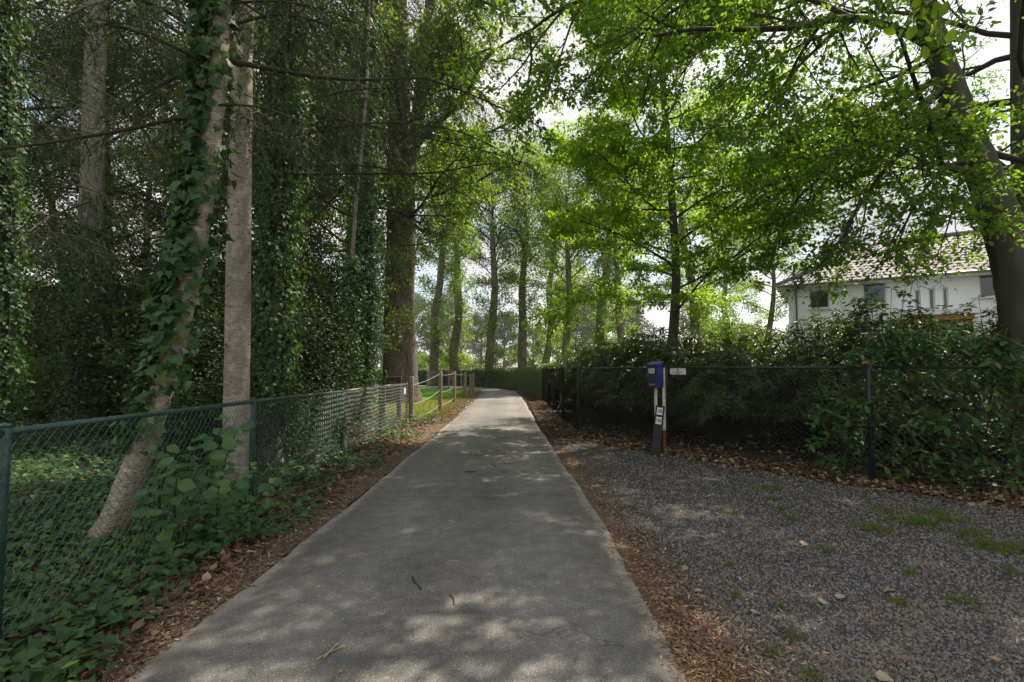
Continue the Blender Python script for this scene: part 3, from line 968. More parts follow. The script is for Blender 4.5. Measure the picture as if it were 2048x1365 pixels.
# ------------------------------------------------------------------ mailbox, number post, sign
def text_mesh(name, s, size, mat, parent, mtx, depth=.0015, sx=1.0):
    cu = bpy.data.curves.new(name, 'FONT')
    cu.body = s
    cu.size = size
    cu.align_x = 'CENTER'
    cu.align_y = 'CENTER'
    cu.extrude = depth
    cu.offset = size * .02
    tmp = bpy.data.objects.new('tmp', cu)
    COL.objects.link(tmp)
    dg = bpy.context.evaluated_depsgraph_get()
    me = bpy.data.meshes.new_from_object(tmp.evaluated_get(dg))
    bpy.data.objects.remove(tmp)
    me.name = name
    me.materials.clear()
    me.materials.append(mat)
    me.transform(Matrix.Diagonal((sx, 1, 1, 1)))
    o = link(name, me, parent)
    o.matrix_local = mtx
    return o
FACE = Matrix.Rotation(math.radians(90), 4, 'X')          # text in the XZ plane, facing -Y
bx = A(1311, 752, 9.35)
mroot = thing('mailbox', 'blue lacquered mailbox numbered 103 on two chipped white posts', 'mailbox', (bx.x, bx.y, 0), rz=-math.radians(47))
W_, D_, H_ = .235, .17, .43
zc = bx.z
mb = MB()
prof = [(-D_ / 2, -H_ / 2), (D_ / 2, -H_ / 2), (D_ / 2, H_ / 2 + .035), (-D_ / 2, H_ / 2 - .02)]
Vb = [(-W_ / 2, y_, z_ + zc) for y_, z_ in prof] + [(W_ / 2, y_, z_ + zc) for y_, z_ in prof]
mb.add(Vb, [[(3, 2, 1, 0), (4, 5, 6, 7), (0, 1, 5, 4), (1, 2, 6, 5), (2, 3, 7, 6), (3, 0, 4, 7)]])
box_o = mb.build('body', M_BLUE, mroot, bevel=.014)
mb = MB(); mb.box((0, -D_ / 2 - .016, zc + H_ / 2 - .052), (W_ - .05, .012, .028)); mb.build('letter_flap', M_NAVY, mroot, bevel=.003)
mb = MB(); mb.box((0, -D_ / 2 - .006, zc - .02), (W_ - .012, .010, H_ - .06)); door = mb.build('door', M_NAVY, mroot, bevel=.003)
mb = MB()
mb.add([(-W_ / 2 - .006, -D_ / 2 - .02, zc + H_ / 2 - .018), (W_ / 2 + .006, -D_ / 2 - .02, zc + H_ / 2 - .018), (W_ / 2 + .006, D_ / 2 + .004, zc + H_ / 2 + .043), (-W_ / 2 - .006, D_ / 2 + .004, zc + H_ / 2 + .043),
        (-W_ / 2 - .006, -D_ / 2 - .02, zc + H_ / 2 - .010), (W_ / 2 + .006, -D_ / 2 - .02, zc + H_ / 2 - .010), (W_ / 2 + .006, D_ / 2 + .004, zc + H_ / 2 + .051), (-W_ / 2 - .006, D_ / 2 + .004, zc + H_ / 2 + .051)],
       [[(3, 2, 1, 0), (4, 5, 6, 7), (0, 1, 5, 4), (1, 2, 6, 5), (2, 3, 7, 6), (3, 0, 4, 7)]])
mb.build('lid', M_BLUE, mroot)
text_mesh('number', '103', .125, M_WHITE, mroot, Matrix.Translation((-.026, -D_ / 2 - .0125, zc + .085)) @ FACE, sx=.74)
mb = MB(); mb.box((-.10, -D_ / 2 - .014, zc + .01), (.012, .006, .022)); mb.build('lock', M_GUTTER, mroot)
mb = MB()
mb.box((-.058, -D_ / 2 - .0125, zc - .155), (.026, .003, .022)); mb.box((.030, -D_ / 2 - .0125, zc - .155), (.026, .003, .022))
mb.build('orange_mark', M_ORANGEPRINT, mroot)
mb = MB(); mb.box((-.014, -D_ / 2 - .0125, zc - .155), (.044, .003, .014)); mb.build('grey_mark', M_GREYPRINT, mroot)
inv = Matrix.Rotation(math.radians(47), 3, 'Z')
def mloc(px, py, Y):
    p = A(px, py, Y) - Vector((bx.x, bx.y, 0))
    p = inv @ p
    return p
pA, pB = mloc(1311, 760, 9.42), mloc(1327, 760, 9.40)
for p, split in ((pA, 0), (pB, 1)):
    mb = MB()
    zt = zc - H_ / 2 + (.36 if split else .01)
    mb.box((p.x, p.y, (zt + (.38 if split else -.1)) / 2), (.05, .045, zt - (.38 if split else -.1)), Matrix.Rotation(math.radians(47), 3, 'Z'))
    o = mb.build('post', M_PALEPOST, mroot, bevel=.004)
    if split:
        mb = MB()
        mb.box((p.x, p.y, .14), (.052, .047, .476), Matrix.Rotation(math.radians(47), 3, 'Z'))
        mb.build('rusty_foot', M_RUST, mroot, bevel=.004)['label'] = 'rusty foot of the mailbox post'
# leaning charcoal plank with the two number plates
pb, pt = A(1309, 905, 9.0), A(1321, 812, 9.02)
pb.z = -.05
ax = (pt - pb).normalized()
nroot = thing('number_post', 'leaning charcoal plank with white number plates 103 and 105', 'post', (pb.x, pb.y, 0))
L_ = (pt - pb).length
yv = Vector((.10, 1, 0)); yv = (yv - ax * yv.dot(ax)).normalized()
xv = yv.cross(ax)
M3 = Matrix((xv, yv, ax)).transposed()
mb = MB()
mb.box(tuple((pb + pt) / 2 - Vector((pb.x, pb.y, 0))), (.15, .05, L_), M3)
plank = mb.build('plank', M_CHARCOAL, nroot, bevel=.006)
for s, f in (('103', .895), ('105', .715)):
    c = pb.lerp(pt, f) - yv * .029 - Vector((pb.x, pb.y, 0)) - xv * .008
    mb = MB(); mb.box(tuple(c), (.098, .006, .125), M3)
    pl = mb.build('number_plate', M_WHITE, nroot, bevel=.002)
    c2 = c - yv * .0045
    text_mesh('digits', s, .082, M_PRINT, pl, Matrix.Translation(c2) @ (M3.to_4x4()) @ FACE, sx=.72)
# small sign on the fence
sp = A(1358.5, 743.5, 9.42)
a_, b2 = FENCE_R[5], FENCE_R[6]
sd = (b2 - a_).normalized()
tt = 0
# where the sight line meets the fence
den = sd.x - (sp.x / sp.y) * sd.y
tt = ((sp.x / sp.y) * a_.y - a_.x) / den
spos = a_ + sd * tt + Vector((sd.y, -sd.x)) * .045
srot = math.atan2(sd.y, sd.x)
sroot = thing('fence_sign', 'small white sign with a red emblem wired to the black fence', 'sign', (spos.x, spos.y, A(1358, 743.5, spos.y).z), rz=srot)
sw = .33
mb = MB(); mb.box((0, 0, 0), (sw, .006, .112)); mb.build('plate', M_WHITE, sroot, bevel=.002)
mb = MB()
mb.add([(-.027, -.0045, .012), (-.012, -.0045, .012), (0, -.0045, .022), (.012, -.0045, .012), (.027, -.0045, .012), (.018, -.0045, .036), (0, -.0045, .048), (-.018, -.0045, .036)], [[(0, 1, 2, 6, 7), ], [(2, 3, 4, 5, 6)]])
mb.build('emblem', M_REDPRINT, sroot)
mb = MB()
R = random.Random(2)
for z_, x0, x1, hh in ((-.012, -.115, -.07, .011), (-.012, -.055, .10, .014), (-.040, -.05, .045, .010)):
    x_ = x0
    while x_ < x1:                                         # print too small to read in the photograph
        w = R.uniform(.004, .009)
        mb.box((x_ + w / 2, -.0045, z_ + R.uniform(-.002, .003)), (w * .62, .003, hh * R.uniform(.6, 1.1)))
        x_ += w
mb.build('print', M_PRINT, sroot)
# faint kraal of pale sticks behind the fence
for i, (px, py, h) in enumerate(((1612, 884, .20), (1625, 886, .10), (1640, 884, .22), (1600, 880, .09))):
    p = G(px, py)
    mb = MB(); mb.tube([(p.x, p.y, -.05), (p.x + .01, p.y, h)], [.007, .006], 6)
    tag(mb.build('plant_stake', M_STRAW, None, True, (p.x, p.y, 0)), ['thin pale stake at the far end of four behind the black fence', 'short stake between the two taller ones', 'tallest thin pale stake behind the black fence', 'shortest pale stake nearest the mailbox'][i], 'stake', 'stakes behind the fence')
# ------------------------------------------------------------------ trees
def grow(R, p, d, L, r, lev, S, out):
    n = S['seg'][lev]
    pts = [p.copy()]
    w, up = S['wander'][lev], S['up'][lev]
    dirs = [d]
    for i in range(n):
        d = (d + Vector((R.gauss(0, w), R.gauss(0, w), R.gauss(0, w))) + Vector((0, 0, up))).normalized()
        p = p + d * (L / n)
        pts.append(p.copy())
        dirs.append(d)
    out[lev].append((pts, r, r * .35))
    spawn(R, pts, L, r, lev, S, out)

def spawn(R, pts, L, r, lev, S, out):
    if lev >= S['levels'] - 1:
        return
    nc = max(2, int(S['kids'][lev] * R.uniform(.75, 1.25)))
    n = len(pts) - 1
    t0 = S['t0'][lev]
    side = R.choice((-1, 1))
    for j in range(nc):
        t = t0 + (1 - t0) * (j + R.random()) / nc
        f = t * n
        i = min(int(f), n - 1)
        pos = pts[i].lerp(pts[i + 1], f - i)
        d = (pts[i + 1] - pts[i]).normalized()
        ang = S['ang'][lev] * R.uniform(.7, 1.3)
        if S.get('flat', 0) and R.random() < S['flat']:
            q = d.cross(Vector((0, 0, 1)))
            q = (q.normalized() if q.length > 1e-3 else Vector((1, 0, 0))) * side + Vector((0, 0, R.uniform(-.25, .25)))
            side = -side
        else:
            q = Vector((R.gauss(0, 1), R.gauss(0, 1), R.gauss(0, 1)))
            q = q - d * q.dot(d)
        q = q.normalized()
        nd = (d * math.cos(ang) + q * math.sin(ang)).normalized()
        cl_ = L * S['len'][lev] * (1.1 - .6 * t) * R.uniform(.7, 1.25)
        grow(R, pos, nd, cl_, max(r * S['rad'][lev] * (1 - .4 * t), .0022), lev + 1, S, out)

def trunk_mesh(mb, pts, rad, k=20, flare=.55, fh=.35, seed=0, n=6, rough=.05):
    P = catmull(pts, n)
    rr_ = np.interp(np.linspace(0, 1, len(P)), np.linspace(0, 1, len(rad)), rad)
    z = P[:, 2] - P[0, 2]
    rr_ = rr_ * (1 + flare * np.exp(-np.maximum(z, 0) / fh))
    rg = np.random.default_rng(seed)
    a = np.arange(k) * 2 * math.pi / k
    nz = np.ones((len(P), k))
    for m in range(2, 7):
        ph1, ph2 = rg.uniform(0, 6.28, 2)
        nz += rough / m * 1.6 * np.sin(m * a[None] + ph1 + .7 * np.sin(z[:, None] * .9 + ph2))
    nz += rough * .35 * rg.normal(size=nz.shape)
    if flare > .3:                                           # root buttresses
        nz += (.22 * flare * np.exp(-np.maximum(z, 0) / (fh * 1.3)))[:, None] * np.sin(5 * a[None] + rg.uniform(0, 6))
    V, Fq = tube(P, rr_, k, nz)
    mb.add(V, [Fq])
    return P, rr_

def polys_to_mb(mb, polys, k):
    for pts, r0, r1 in polys:
        n = len(pts)
        rad = np.linspace(r0, r1, n)
        V, Fq = tube(pts, rad, k)
        mb.add(V, [Fq])
def segs_of(polys):
    S0, S1, r0, r1 = [], [], [], []
    for pts, a, b_ in polys:
        n = len(pts) - 1
        for i in range(n):
            S0.append(tuple(pts[i])); S1.append(tuple(pts[i + 1]))
            r0.append(a + (b_ - a) * i / n); r1.append(a + (b_ - a) * (i + 1) / n)
    return np.array(S0), np.array(S1), np.array(r0), np.array(r1)

def crown_leaves(rg, segs, n, size, tmpl, spread, flatness=1.2, droop=0.0, cull=None):
    S0, S1 = segs[0], segs[1]
    Ls = np.linalg.norm(S1 - S0, axis=1)
    idx = rg.choice(len(S0), n, p=Ls / Ls.sum())
    t = rg.random((n, 1))
    P = S0[idx] + (S1[idx] - S0[idx]) * t + rg.normal(0, spread, (n, 3)) * (1, 1, .7)
    if cull is not None:
        k = cull(P)
        P, idx = P[k], idx[k]
    m = len(P)
    D = nrm(S1[idx] - S0[idx]) * .7 + rand_unit(rg, m) * .9
    D[:, 2] -= droop
    Nn = np.tile((0, 0, flatness), (m, 1)) + rand_unit(rg, m)
    return leaf_mesh(P, D, Nn, rg.uniform(size[0], size[1], m), tmpl)

def make_tree(name, label, base, trunk, rad, S, leaf, seed, mats, group=None, limbs=None, extra=(), trunks2=(), branch_parts=False, k=20, flare=.55, cat='tree', rough=.05, fh=.35, loc_base=True):
    """trunk: control points (world). S: branching spec. leaf: dict. extra: explicit limb polylines [(pts, r)]"""
    R = random.Random(seed)
    rg = np.random.default_rng(seed)
    root = thing(name, label, cat, base, group)
    L0 = np.array(base)
    mb = MB()
    P, rr_ = trunk_mesh(mb, trunk, rad, k, flare, fh, seed, rough=rough)
    stems = [(P, rr_)]
    for tp, tr in trunks2:
        P2, r2 = trunk_mesh(mb, tp, tr, max(10, k - 6), 0, .3, seed + 7, rough=rough)
        stems.append((P2, r2))
    mb.build('trunk', mats[0], root, True, L0)
    out = [[] for _ in range(S['levels'])]
    for pts, r in extra:
        pc = [Vector(p) for p in catmull(pts, 3)]
        out[0].append((pc, r, r * .25))
        Lx = sum((pc[i + 1] - pc[i]).length for i in range(len(pc) - 1))
        spawn(R, pc, Lx, r, 0, S, out)
    for si, (P, rr_) in enumerate(stems):
        z = P[:, 2]
        lo, hi = S['z'][0], min(S['z'][1], z[-1])
        nl = S['limbs'] if si == 0 else S['limbs'] // 2
        for i in range(nl):
            zt = lo + (hi - lo) * ((i + R.random()) / nl) ** S.get('zpow', 1.0)
            j = int(np.searchsorted(z, zt))
            if j <= 0 or j >= len(P):
                continue
            pos = Vector(P[j])
            rt = rr_[j]
            az = i * 2.39996 + R.uniform(-.5, .5) + seed
            if 'azs' in S and R.random() < S['azs'][2]:
                az = S['azs'][0] + R.uniform(-1, 1) * S['azs'][1]
            f = (zt - lo) / max(hi - lo, .1)
            el = S['el'][0] + (S['el'][1] - S['el'][0]) * f + R.uniform(-.15, .15)
            d = Vector((math.cos(az) * math.cos(el), math.sin(az) * math.cos(el), math.sin(el)))
            Ll = S['reach'](f) * R.uniform(.8, 1.15)
            grow(R, pos, d, Ll, min(rt * .5, Ll * S.get('lr', .016)), 0, S, out)
    if branch_parts:
        for pl in out[0]:
            mbb = MB(); polys_to_mb(mbb, [pl], 6)
            mbb.build('branch', mats[1], root, True, L0)
    else:
        mbb = MB(); polys_to_mb(mbb, out[0], 5)
        stuff(mbb.build('branches', mats[1], root, True, L0))
    mbb = MB()
    for lev in range(1, min(S['levels'], S.get('wood', 9))):
        pl_ = out[lev] if lev < S['levels'] - 1 else [([p_[0], p_[-1]], a_, c_) for p_, a_, c_ in out[lev]]
        s0, s1, a, b_ = segs_of(pl_)
        V, Fq = seg_tubes(s0, s1, a, b_, 3) if lev < S['levels'] - 1 else seg_tubes(s0, s1, a * 1.2, b_, 2)
        mbb.add(V, [Fq])
    stuff(mbb.build('twigs', mats[1], root, False, L0))
    tips = [segs_of(out[lev]) for lev in leaf.get('on', (S['levels'] - 1,))]
    tips = [np.concatenate([x_[i] for x_ in tips]) for i in range(2)]
    V, Fs = crown_leaves(rg, tips, leaf['n'], leaf['size'], leaf['tmpl'], leaf['spread'], leaf.get('flat', 1.2), leaf.get('droop', 0.0), leaf.get('cull'))
    c = link('crown', mesh_np('crown', V - L0, Fs, [mats[2]]), root)
    stuff(c)
    return root, out, stems

def ivy_coat(root, P, rr_, z0, z1, n, size, seed, tmpl=LEAF_IVY_SMALL, off=(.01, .12), side=None, nbig=0, dens=None, mat=None, cam_side=True):
    """ivy leaves on a trunk: child mesh 'ivy' (> single leaf objects)"""
    rg = np.random.default_rng(seed)
    loc = np.array(root.location)
    z = P[:, 2]
    zt = rg.uniform(z0, z1, n)
    if dens is not None:
        zt = zt[rg.random(n) < dens(zt)]
    n = len(zt)
    j = np.interp(zt, z, np.arange(len(z)))
    j0 = np.floor(j).astype(int).clip(0, len(z) - 2)
    f = (j - j0)[:, None]
    C = P[j0] * (1 - f) + P[j0 + 1] * f
    rad = np.interp(zt, z, rr_)
    az = rg.uniform(0, 2 * math.pi, n)
    if side is not None:
        az = np.where(rg.random(n) < side[2], side[0] + rg.normal(0, side[1], n), az)
    o = rg.uniform(off[0], off[1], n) * (.6 + .7 * np.sin(zt * 3.1 + az * 2) ** 2)
    O = np.stack([np.cos(az), np.sin(az), np.zeros(n)], 1)
    Pn = C + O * (rad + o)[:, None]
    D = np.tile((0, 0, -.8), (n, 1)) + rand_unit(rg, n) * .8 + O * .25
    Nn = O + np.tile((0, 0, .45), (n, 1)) + rand_unit(rg, n) * .5
    S = rg.uniform(size[0], size[1], n)
    V, Fs = leaf_mesh(Pn, D, Nn, S, tmpl)
    # stems creeping up the bark
    mb = MB()
    mb.add(V, Fs, 0)
    R = random.Random(seed)
    for _ in range(10):
        a0 = R.uniform(0, 6.28) if side is None else side[0] + R.gauss(0, side[1])
        pts = []
        for q in range(14):
            zz = z0 + (z1 - z0) * q / 13
            jj = np.interp(zz, z, np.arange(len(z)))
            c = np.array([np.interp(jj, np.arange(len(z)), P[:, i]) for i in range(3)])
            r_ = np.interp(zz, z, rr_) + .008
            a0 += R.gauss(0, .16)
            pts.append(c + r_ * np.array((math.cos(a0), math.sin(a0), 0)))
        V2, F2 = tube(pts, R.uniform(.005, .012), 4)
        mb.add(V2, [F2], 1)
    ivy = mb.build('ivy', [mat or M_IVY, M_TWIG], root, False, loc)
    stuff(ivy)
    return ivy

def leaf_objects(parent, P, D, Nn, S, meshes, R):
    """single leaves that can be picked apart: objects that share a few meshes"""
    D = nrm(np.asarray(D, float)); B = nrm(np.cross(Nn, D)); Z = np.cross(D, B)
    for i in range(len(P)):
        o = bpy.data.objects.new('leaf', meshes[R.randrange(len(meshes))])
        COL.objects.link(o)
        o.parent = parent
        m = Matrix(((D[i][0], B[i][0], Z[i][0]), (D[i][1], B[i][1], Z[i][1]), (D[i][2], B[i][2], Z[i][2]))).to_4x4()
        o.matrix_local = Matrix.Translation(Vector(P[i])) @ m @ Matrix.Scale(float(S[i]), 4)
def leaf_variants(name, tmpl, mat, n=3, seed=0):
    rg = np.random.default_rng(seed)
    out = []
    t, fs = tmpl
    for i in range(n):
        v = t.copy()
        v[:, 1] *= rg.uniform(.85, 1.1)
        v[:, 2] += rg.uniform(-.08, .05) * v[:, 0] ** 2 + rg.uniform(-.25, .25) * v[:, 1] * v[:, 0] + rg.normal(0, .008, len(v))
        out.append(mesh_np(name, v, fs, [mat], True))
    return out

# ---- branching specs
SPEC_BROAD = dict(levels=4, seg=[6, 4, 3, 2], wander=[.16, .2, .22, .2], up=[.05, .02, 0, 0], kids=[9, 6, 4], t0=[.22, .15, .1], ang=[.8, .8, .8], len=[.5, .5, .5], rad=[.5, .5, .55],
                  limbs=26, z=(3, 20), el=(.15, 1.0), reach=lambda f: 5.2 * (1 - .45 * f), lr=.016)
SPEC_BEECH = dict(levels=4, seg=[7, 4, 3, 2], wander=[.09, .10, .12, .12], up=[.0, .0, -.01, -.02], kids=[11, 7, 4], t0=[.2, .12, .1], ang=[.75, .75, .7], len=[.5, .48, .5], rad=[.45, .5, .6], flat=.85,
                  limbs=46, z=(2.6, 13.5), el=(.25, .8), reach=lambda f: 3.7 * (1 - .45 * f) + .3, lr=.009)

# ---------------- the young beech in the light behind the fence
bb = A(1343, 735, 13.0)
trunk = [(bb.x - .02, 13, -.1)] + [tuple(A(px, py, 13.0)) for px, py in ((1343, 735), (1350, 620), (1352, 540), (1347, 440), (1338, 320), (1328, 200), (1320, 80), (1312, -60), (1305, -240), (1300, -420))]
make_tree('beech_tree', 'slender young beech with bright sunlit layered leaves behind the black fence', (bb.x - .02, 13, -.03), trunk, [.14, .128, .118, .108, .10, .09, .077, .063, .05, .03, .018],
          SPEC_BEECH, dict(n=120000, size=(.065, .125), tmpl=LEAF_RHOMB, spread=.07, flat=1.8, on=(2, 3)), 11, (M_BEECHBARK, M_BRANCH, M_BEECH), branch_parts=True, k=16, flare=.25)

# ---------------- the great leaning beech on the right, with its long limb over the drive
Yr = 8.6
trunk = [(A(2062, 700, Yr).x, Yr, -.1), tuple(A(2058, 690, Yr))] + [tuple(A(px, py, y_)) for px, py, y_ in ((2040, 580, 8.6), (2012, 470, 8.6), (1968, 350, 8.55), (1925, 240, 8.5), (1885, 130, 8.4), (1850, 20, 8.3), (1810, -130, 8.2), (1770, -320, 8.2), (1740, -560, 8.3))]
SPEC_R = dict(SPEC_BROAD, kids=[8, 6, 4], limbs=15, z=(4.0, 15), el=(-.05, .9), reach=lambda f: 4.2 * (1 - .35 * f), flat=.6, azs=(math.pi, 1.5, .45), up=[.0, -.01, -.02, -.02], len=[.48, .5, .5])
ex = []
def px_limb(pts, r):
    ex.append(([tuple(A(*p)) for p in pts], r))
px_limb([(1862, 92, 8.4), (1790, 58, 8.2), (1700, 36, 8.0), (1600, 54, 7.8), (1500, 60, 7.6), (1400, 58, 7.4), (1310, 72, 7.2)], .075)
px_limb([(1700, 36, 8.0), (1620, 0, 8.3), (1560, 22, 8.6), (1500, 34, 8.9)], .05)
px_limb([(1895, 165, 8.4), (1830, 225, 8.1), (1760, 268, 7.8), (1690, 300, 7.5), (1620, 318, 7.3)], .05)
px_limb([(1908, 235, 8.4), (1830, 285, 8.2), (1765, 345, 8.0), (1715, 420, 7.8), (1670, 500, 7.6)], .045)
px_limb([(1940, 262, 8.5), (1860, 275, 8.8), (1800, 300, 9.3), (1735, 395, 9.7), (1690, 450, 10)], .04)
px_limb([(1700, 40, 8.0), (1610, 120, 7.7), (1545, 200, 7.4), (1480, 300, 7.2)], .035)
px_limb([(1640, 50, 7.9), (1580, 150, 8.3), (1560, 260, 8.7), (1590, 400, 9.0)], .032)
px_limb([(1880, 110, 8.4), (1800, 150, 8.9), (1700, 190, 9.5), (1590, 260, 10.2)], .045)
px_limb([(1960, 320, 8.5), (1900, 330, 8.0), (1850, 380, 7.6), (1810, 450, 7.3), (1790, 520, 7.1)], .035)
px_limb([(2000, 420, 8.6), (1930, 420, 9.2), (1870, 450, 9.8), (1830, 500, 10.3)], .03)
px_limb([(1845, 0, 8.3), (1700, -60, 8.2), (1450, -80, 8.0), (1250, -30, 7.8), (1120, 20, 7.6), (1040, 80, 7.5)], .07)
px_limb([(1720, 400, 7.8), (1690, 470, 7.7), (1640, 530, 7.6), (1590, 575, 7.5)], .02)
px_limb([(1800, 450, 7.3), (1770, 510, 7.2), (1740, 560, 7.1)], .016)
px_limb([(1850, 440, 9.6), (1850, 500, 9.4), (1830, 545, 9.2)], .016)
px_limb([(1735, 395, 9.7), (1720, 470, 9.9), (1690, 540, 10.1), (1640, 585, 10.2)], .018)
px_limb([(1925, 330, 8.3), (1910, 400, 7.9), (1890, 470, 7.6), (1870, 520, 7.4)], .02)
px_limb([(1500, -80, 8.0), (1350, 20, 8.2), (1230, 110, 8.4), (1150, 180, 8.6)], .04)
px_limb([(1840, -20, 8.3), (1750, -150, 6.8), (1500, -300, 5.0), (1250, -500, 4.0)], .07)
BIG_BEECH, _o, _s = make_tree('beech_tree', 'big leaning dark beech trunk with long limbs reaching over the gravel drive', (trunk[0][0], Yr, -.03), trunk, [.40, .37, .315, .27, .24, .215, .195, .17, .14, .11, .08],
          SPEC_R, dict(n=46000, size=(.055, .11), tmpl=LEAF_OVALISH, spread=.065, flat=1.3, on=(2, 3), cull=lambda P: (P[:, 2] - 2.55) / 1.5 > np.random.default_rng(4).random(len(P))), 23, (M_BEECHBARK, M_BRANCH, M_BROAD), extra=ex, branch_parts=True, k=24, flare=.3, rough=.07)

# NEAR_SPRAY: a spray of the same tree hanging close to the camera, its leaves large enough to pick apart
R = random.Random(27); rg = np.random.default_rng(27)
bl = Vector(BIG_BEECH.location)
mb = MB(); LP, LD = [], []
main = [A(1760, -330, 6.2), A(1820, -250, 5.0), A(1860, -140, 4.0), A(1880, -20, 3.4)]
V2, F2 = tube(catmull([tuple(p - bl) for p in main], 4), np.linspace(.03, .008, 13), 6); mb.add(V2, [F2])
for i in range(17):
    p0 = main[2].lerp(main[3], R.uniform(-.2, 1.0))
    p1 = A(R.uniform(1700, 2040), R.uniform(-60, 130) * (1 if i % 3 else .6), R.uniform(3.1, 3.9))
    mid = p0.lerp(p1, .5) + Vector((0, 0, .08))
    V2, F2 = tube([tuple(p0 - bl), tuple(mid - bl), tuple(p1 - bl)], [.006, .004, .002], 4); mb.add(V2, [F2])
    for q in range(9):
        t = .25 + .75 * q / 8
        p = (p0.lerp(mid, t * 2) if t < .5 else mid.lerp(p1, t * 2 - 1))
        d = (p1 - p0).normalized() * .6 + Vector((R.gauss(0, .6), R.gauss(0, .6), R.uniform(-.5, .1)))
        LP.append(tuple(p - bl)); LD.append(tuple(d))
spray = mb.build('near_branch', M_BRANCH, BIG_BEECH, True)
stuff(spray)
LP, LD = np.array(LP), np.array(LD)
leaf_objects(spray, LP, LD, np.tile((0, 0, 1.2), (len(LP), 1)) + rand_unit(rg, len(LP)) * .7, rg.uniform(.06, .10, len(LP)), leaf_variants('leaf', LEAF_OVAL, M_BEECH, 4, 31), R)

# second upright trunk at the right edge
tx = A(2062, 700, 10.4).x
trunk = [(tx, 10.4, -.1)] + [(A(px, py, 10.4).x, 10.4, A(px, py, 10.4).z) for px, py in ((2062, 690), (2058, 400), (2056, 200), (2050, 0), (2046, -300), (2040, -650))]
SPEC_R2 = dict(SPEC_BROAD, limbs=26, z=(5.0, 15), el=(0, .9), reach=lambda f: 5.0 * (1 - .35 * f), azs=(math.pi, 1.4, .5), flat=.5)
make_tree('beech_tree', 'upright dark beech trunk behind the leaning one at the picture edge', (tx, 10.4, -.03), trunk, [.33, .31, .28, .26, .23, .19, .12],
          SPEC_R2, dict(n=34000, size=(.06, .115), tmpl=LEAF_RHOMB, spread=.12, flat=1.2, on=(2, 3)), 29, (M_BEECHBARK, M_BRANCH, M_BROAD), k=18, flare=.3)

# ---------------- the great oak by the lawn
Yo = 23.5
ob = A(799, 790, Yo)
trunk = [(ob.x, Yo, -.15)] + [tuple(A(px, py, Yo)) for px, py in ((799, 790), (799, 700), (799, 600), (801, 500), (802, 400), (800, 300), (799, 200), (800, 100), (797, 0), (790, -160), (780, -330))]
ex = []
px_limb([(812, 330, Yo), (850, 270, 23.3), (900, 225, 23), (938, 180, 22.6), (965, 125, 22.2), (1005, 92, 21.8), (1060, 60, 21.5)], .17)
px_limb([(850, 270, 23.3), (930, 280, 22.8), (1010, 250, 22.2), (1090, 200, 21.6)], .10)
px_limb([(840, 60, Yo), (930, 10, 23), (1030, -20, 22.4), (1130, 0, 21.8)], .14)
px_limb([(800, 170, Yo), (770, 90, 23.2), (755, 20, 23), (730, -60, 22.8)], .16)
SPEC_OAK = dict(SPEC_BROAD, limbs=30, z=(7.5, 24), el=(.05, 1.0), reach=lambda f: 6.6 * (1 - .4 * f), wander=[.22, .26, .26, .24], kids=[9, 6, 5])
make_tree('oak_tree', 'massive old oak with furrowed bark standing beside the lawn', (ob.x, Yo, -.03), trunk, [.80, .76, .70, .66, .63, .62, .55, .46, .42, .38, .30, .2], SPEC_OAK,
          dict(n=80000, size=(.11, .20), tmpl=LEAF_RHOMB, spread=.16, flat=.8, on=(2, 3)), 37, (M_OAKBARK, M_BRANCH, M_OAK), extra=ex, branch_parts=True, k=28, flare=.35, fh=.6,
          trunks2=[([tuple(A(px, py, 23.2)) for px, py in ((805, 420), (822, 320), (838, 220), (850, 110), (862, 0), (885, -180))], [.38, .36, .32, .28, .24, .12])], rough=.06)

# ---------------- row of roadside trees beyond the hedge
def variant(seed, H, r, crown0, reach, leafn, leafs, mats, name, label, spread=.3, limbs=24, kink=0.0, el=(.0, 1.0), k=12, group=None, spec=None, wood=3):
    R = random.Random(seed)
    tr = [(0, 0, -.2), (0, 0, .4)]
    x_, y_ = 0, 0
    for i in range(1, 8):
        x_ += R.gauss(0, kink); y_ += R.gauss(0, kink)
        tr.append((x_, y_, .4 + (H - .4) * i / 7))
    S = dict(spec or SPEC_BROAD, limbs=limbs, z=(crown0, H), el=el, reach=reach, wood=wood)
    return make_tree(name, label, (0, 0, 0), tr, [r * 1.1, r, r * .92, r * .84, r * .74, r * .62, r * .46, r * .3, r * .12], S,
                     dict(n=leafn, size=leafs, tmpl=LEAF_RHOMB, spread=spread, flat=.7, on=(1, 2, 3)), seed, mats, k=k, flare=.35, group=group)[0]
mats_far = (M_FARBARK, M_BRANCH, M_FAR)
G_ROW = 'roadside trees beyond the hedge'
def rv(f):
    return 1.0 + 3.3 * max(0, math.sin((f - .24) * math.pi * 1.05)) if f > .24 else 1.1 + .6 * f
far_v = [variant(51, 19, .42, 1.2, rv, 19000, (.13, .22), mats_far, 'roadside_tree', 'x', kink=.16, limbs=44),
         variant(52, 21, .44, 1.4, rv, 19000, (.13, .22), mats_far, 'roadside_tree', 'x', kink=.42, limbs=44),
         variant(53, 18, .36, 1.0, rv, 18000, (.13, .22), mats_far, 'roadside_tree', 'x', kink=.30, limbs=40)]
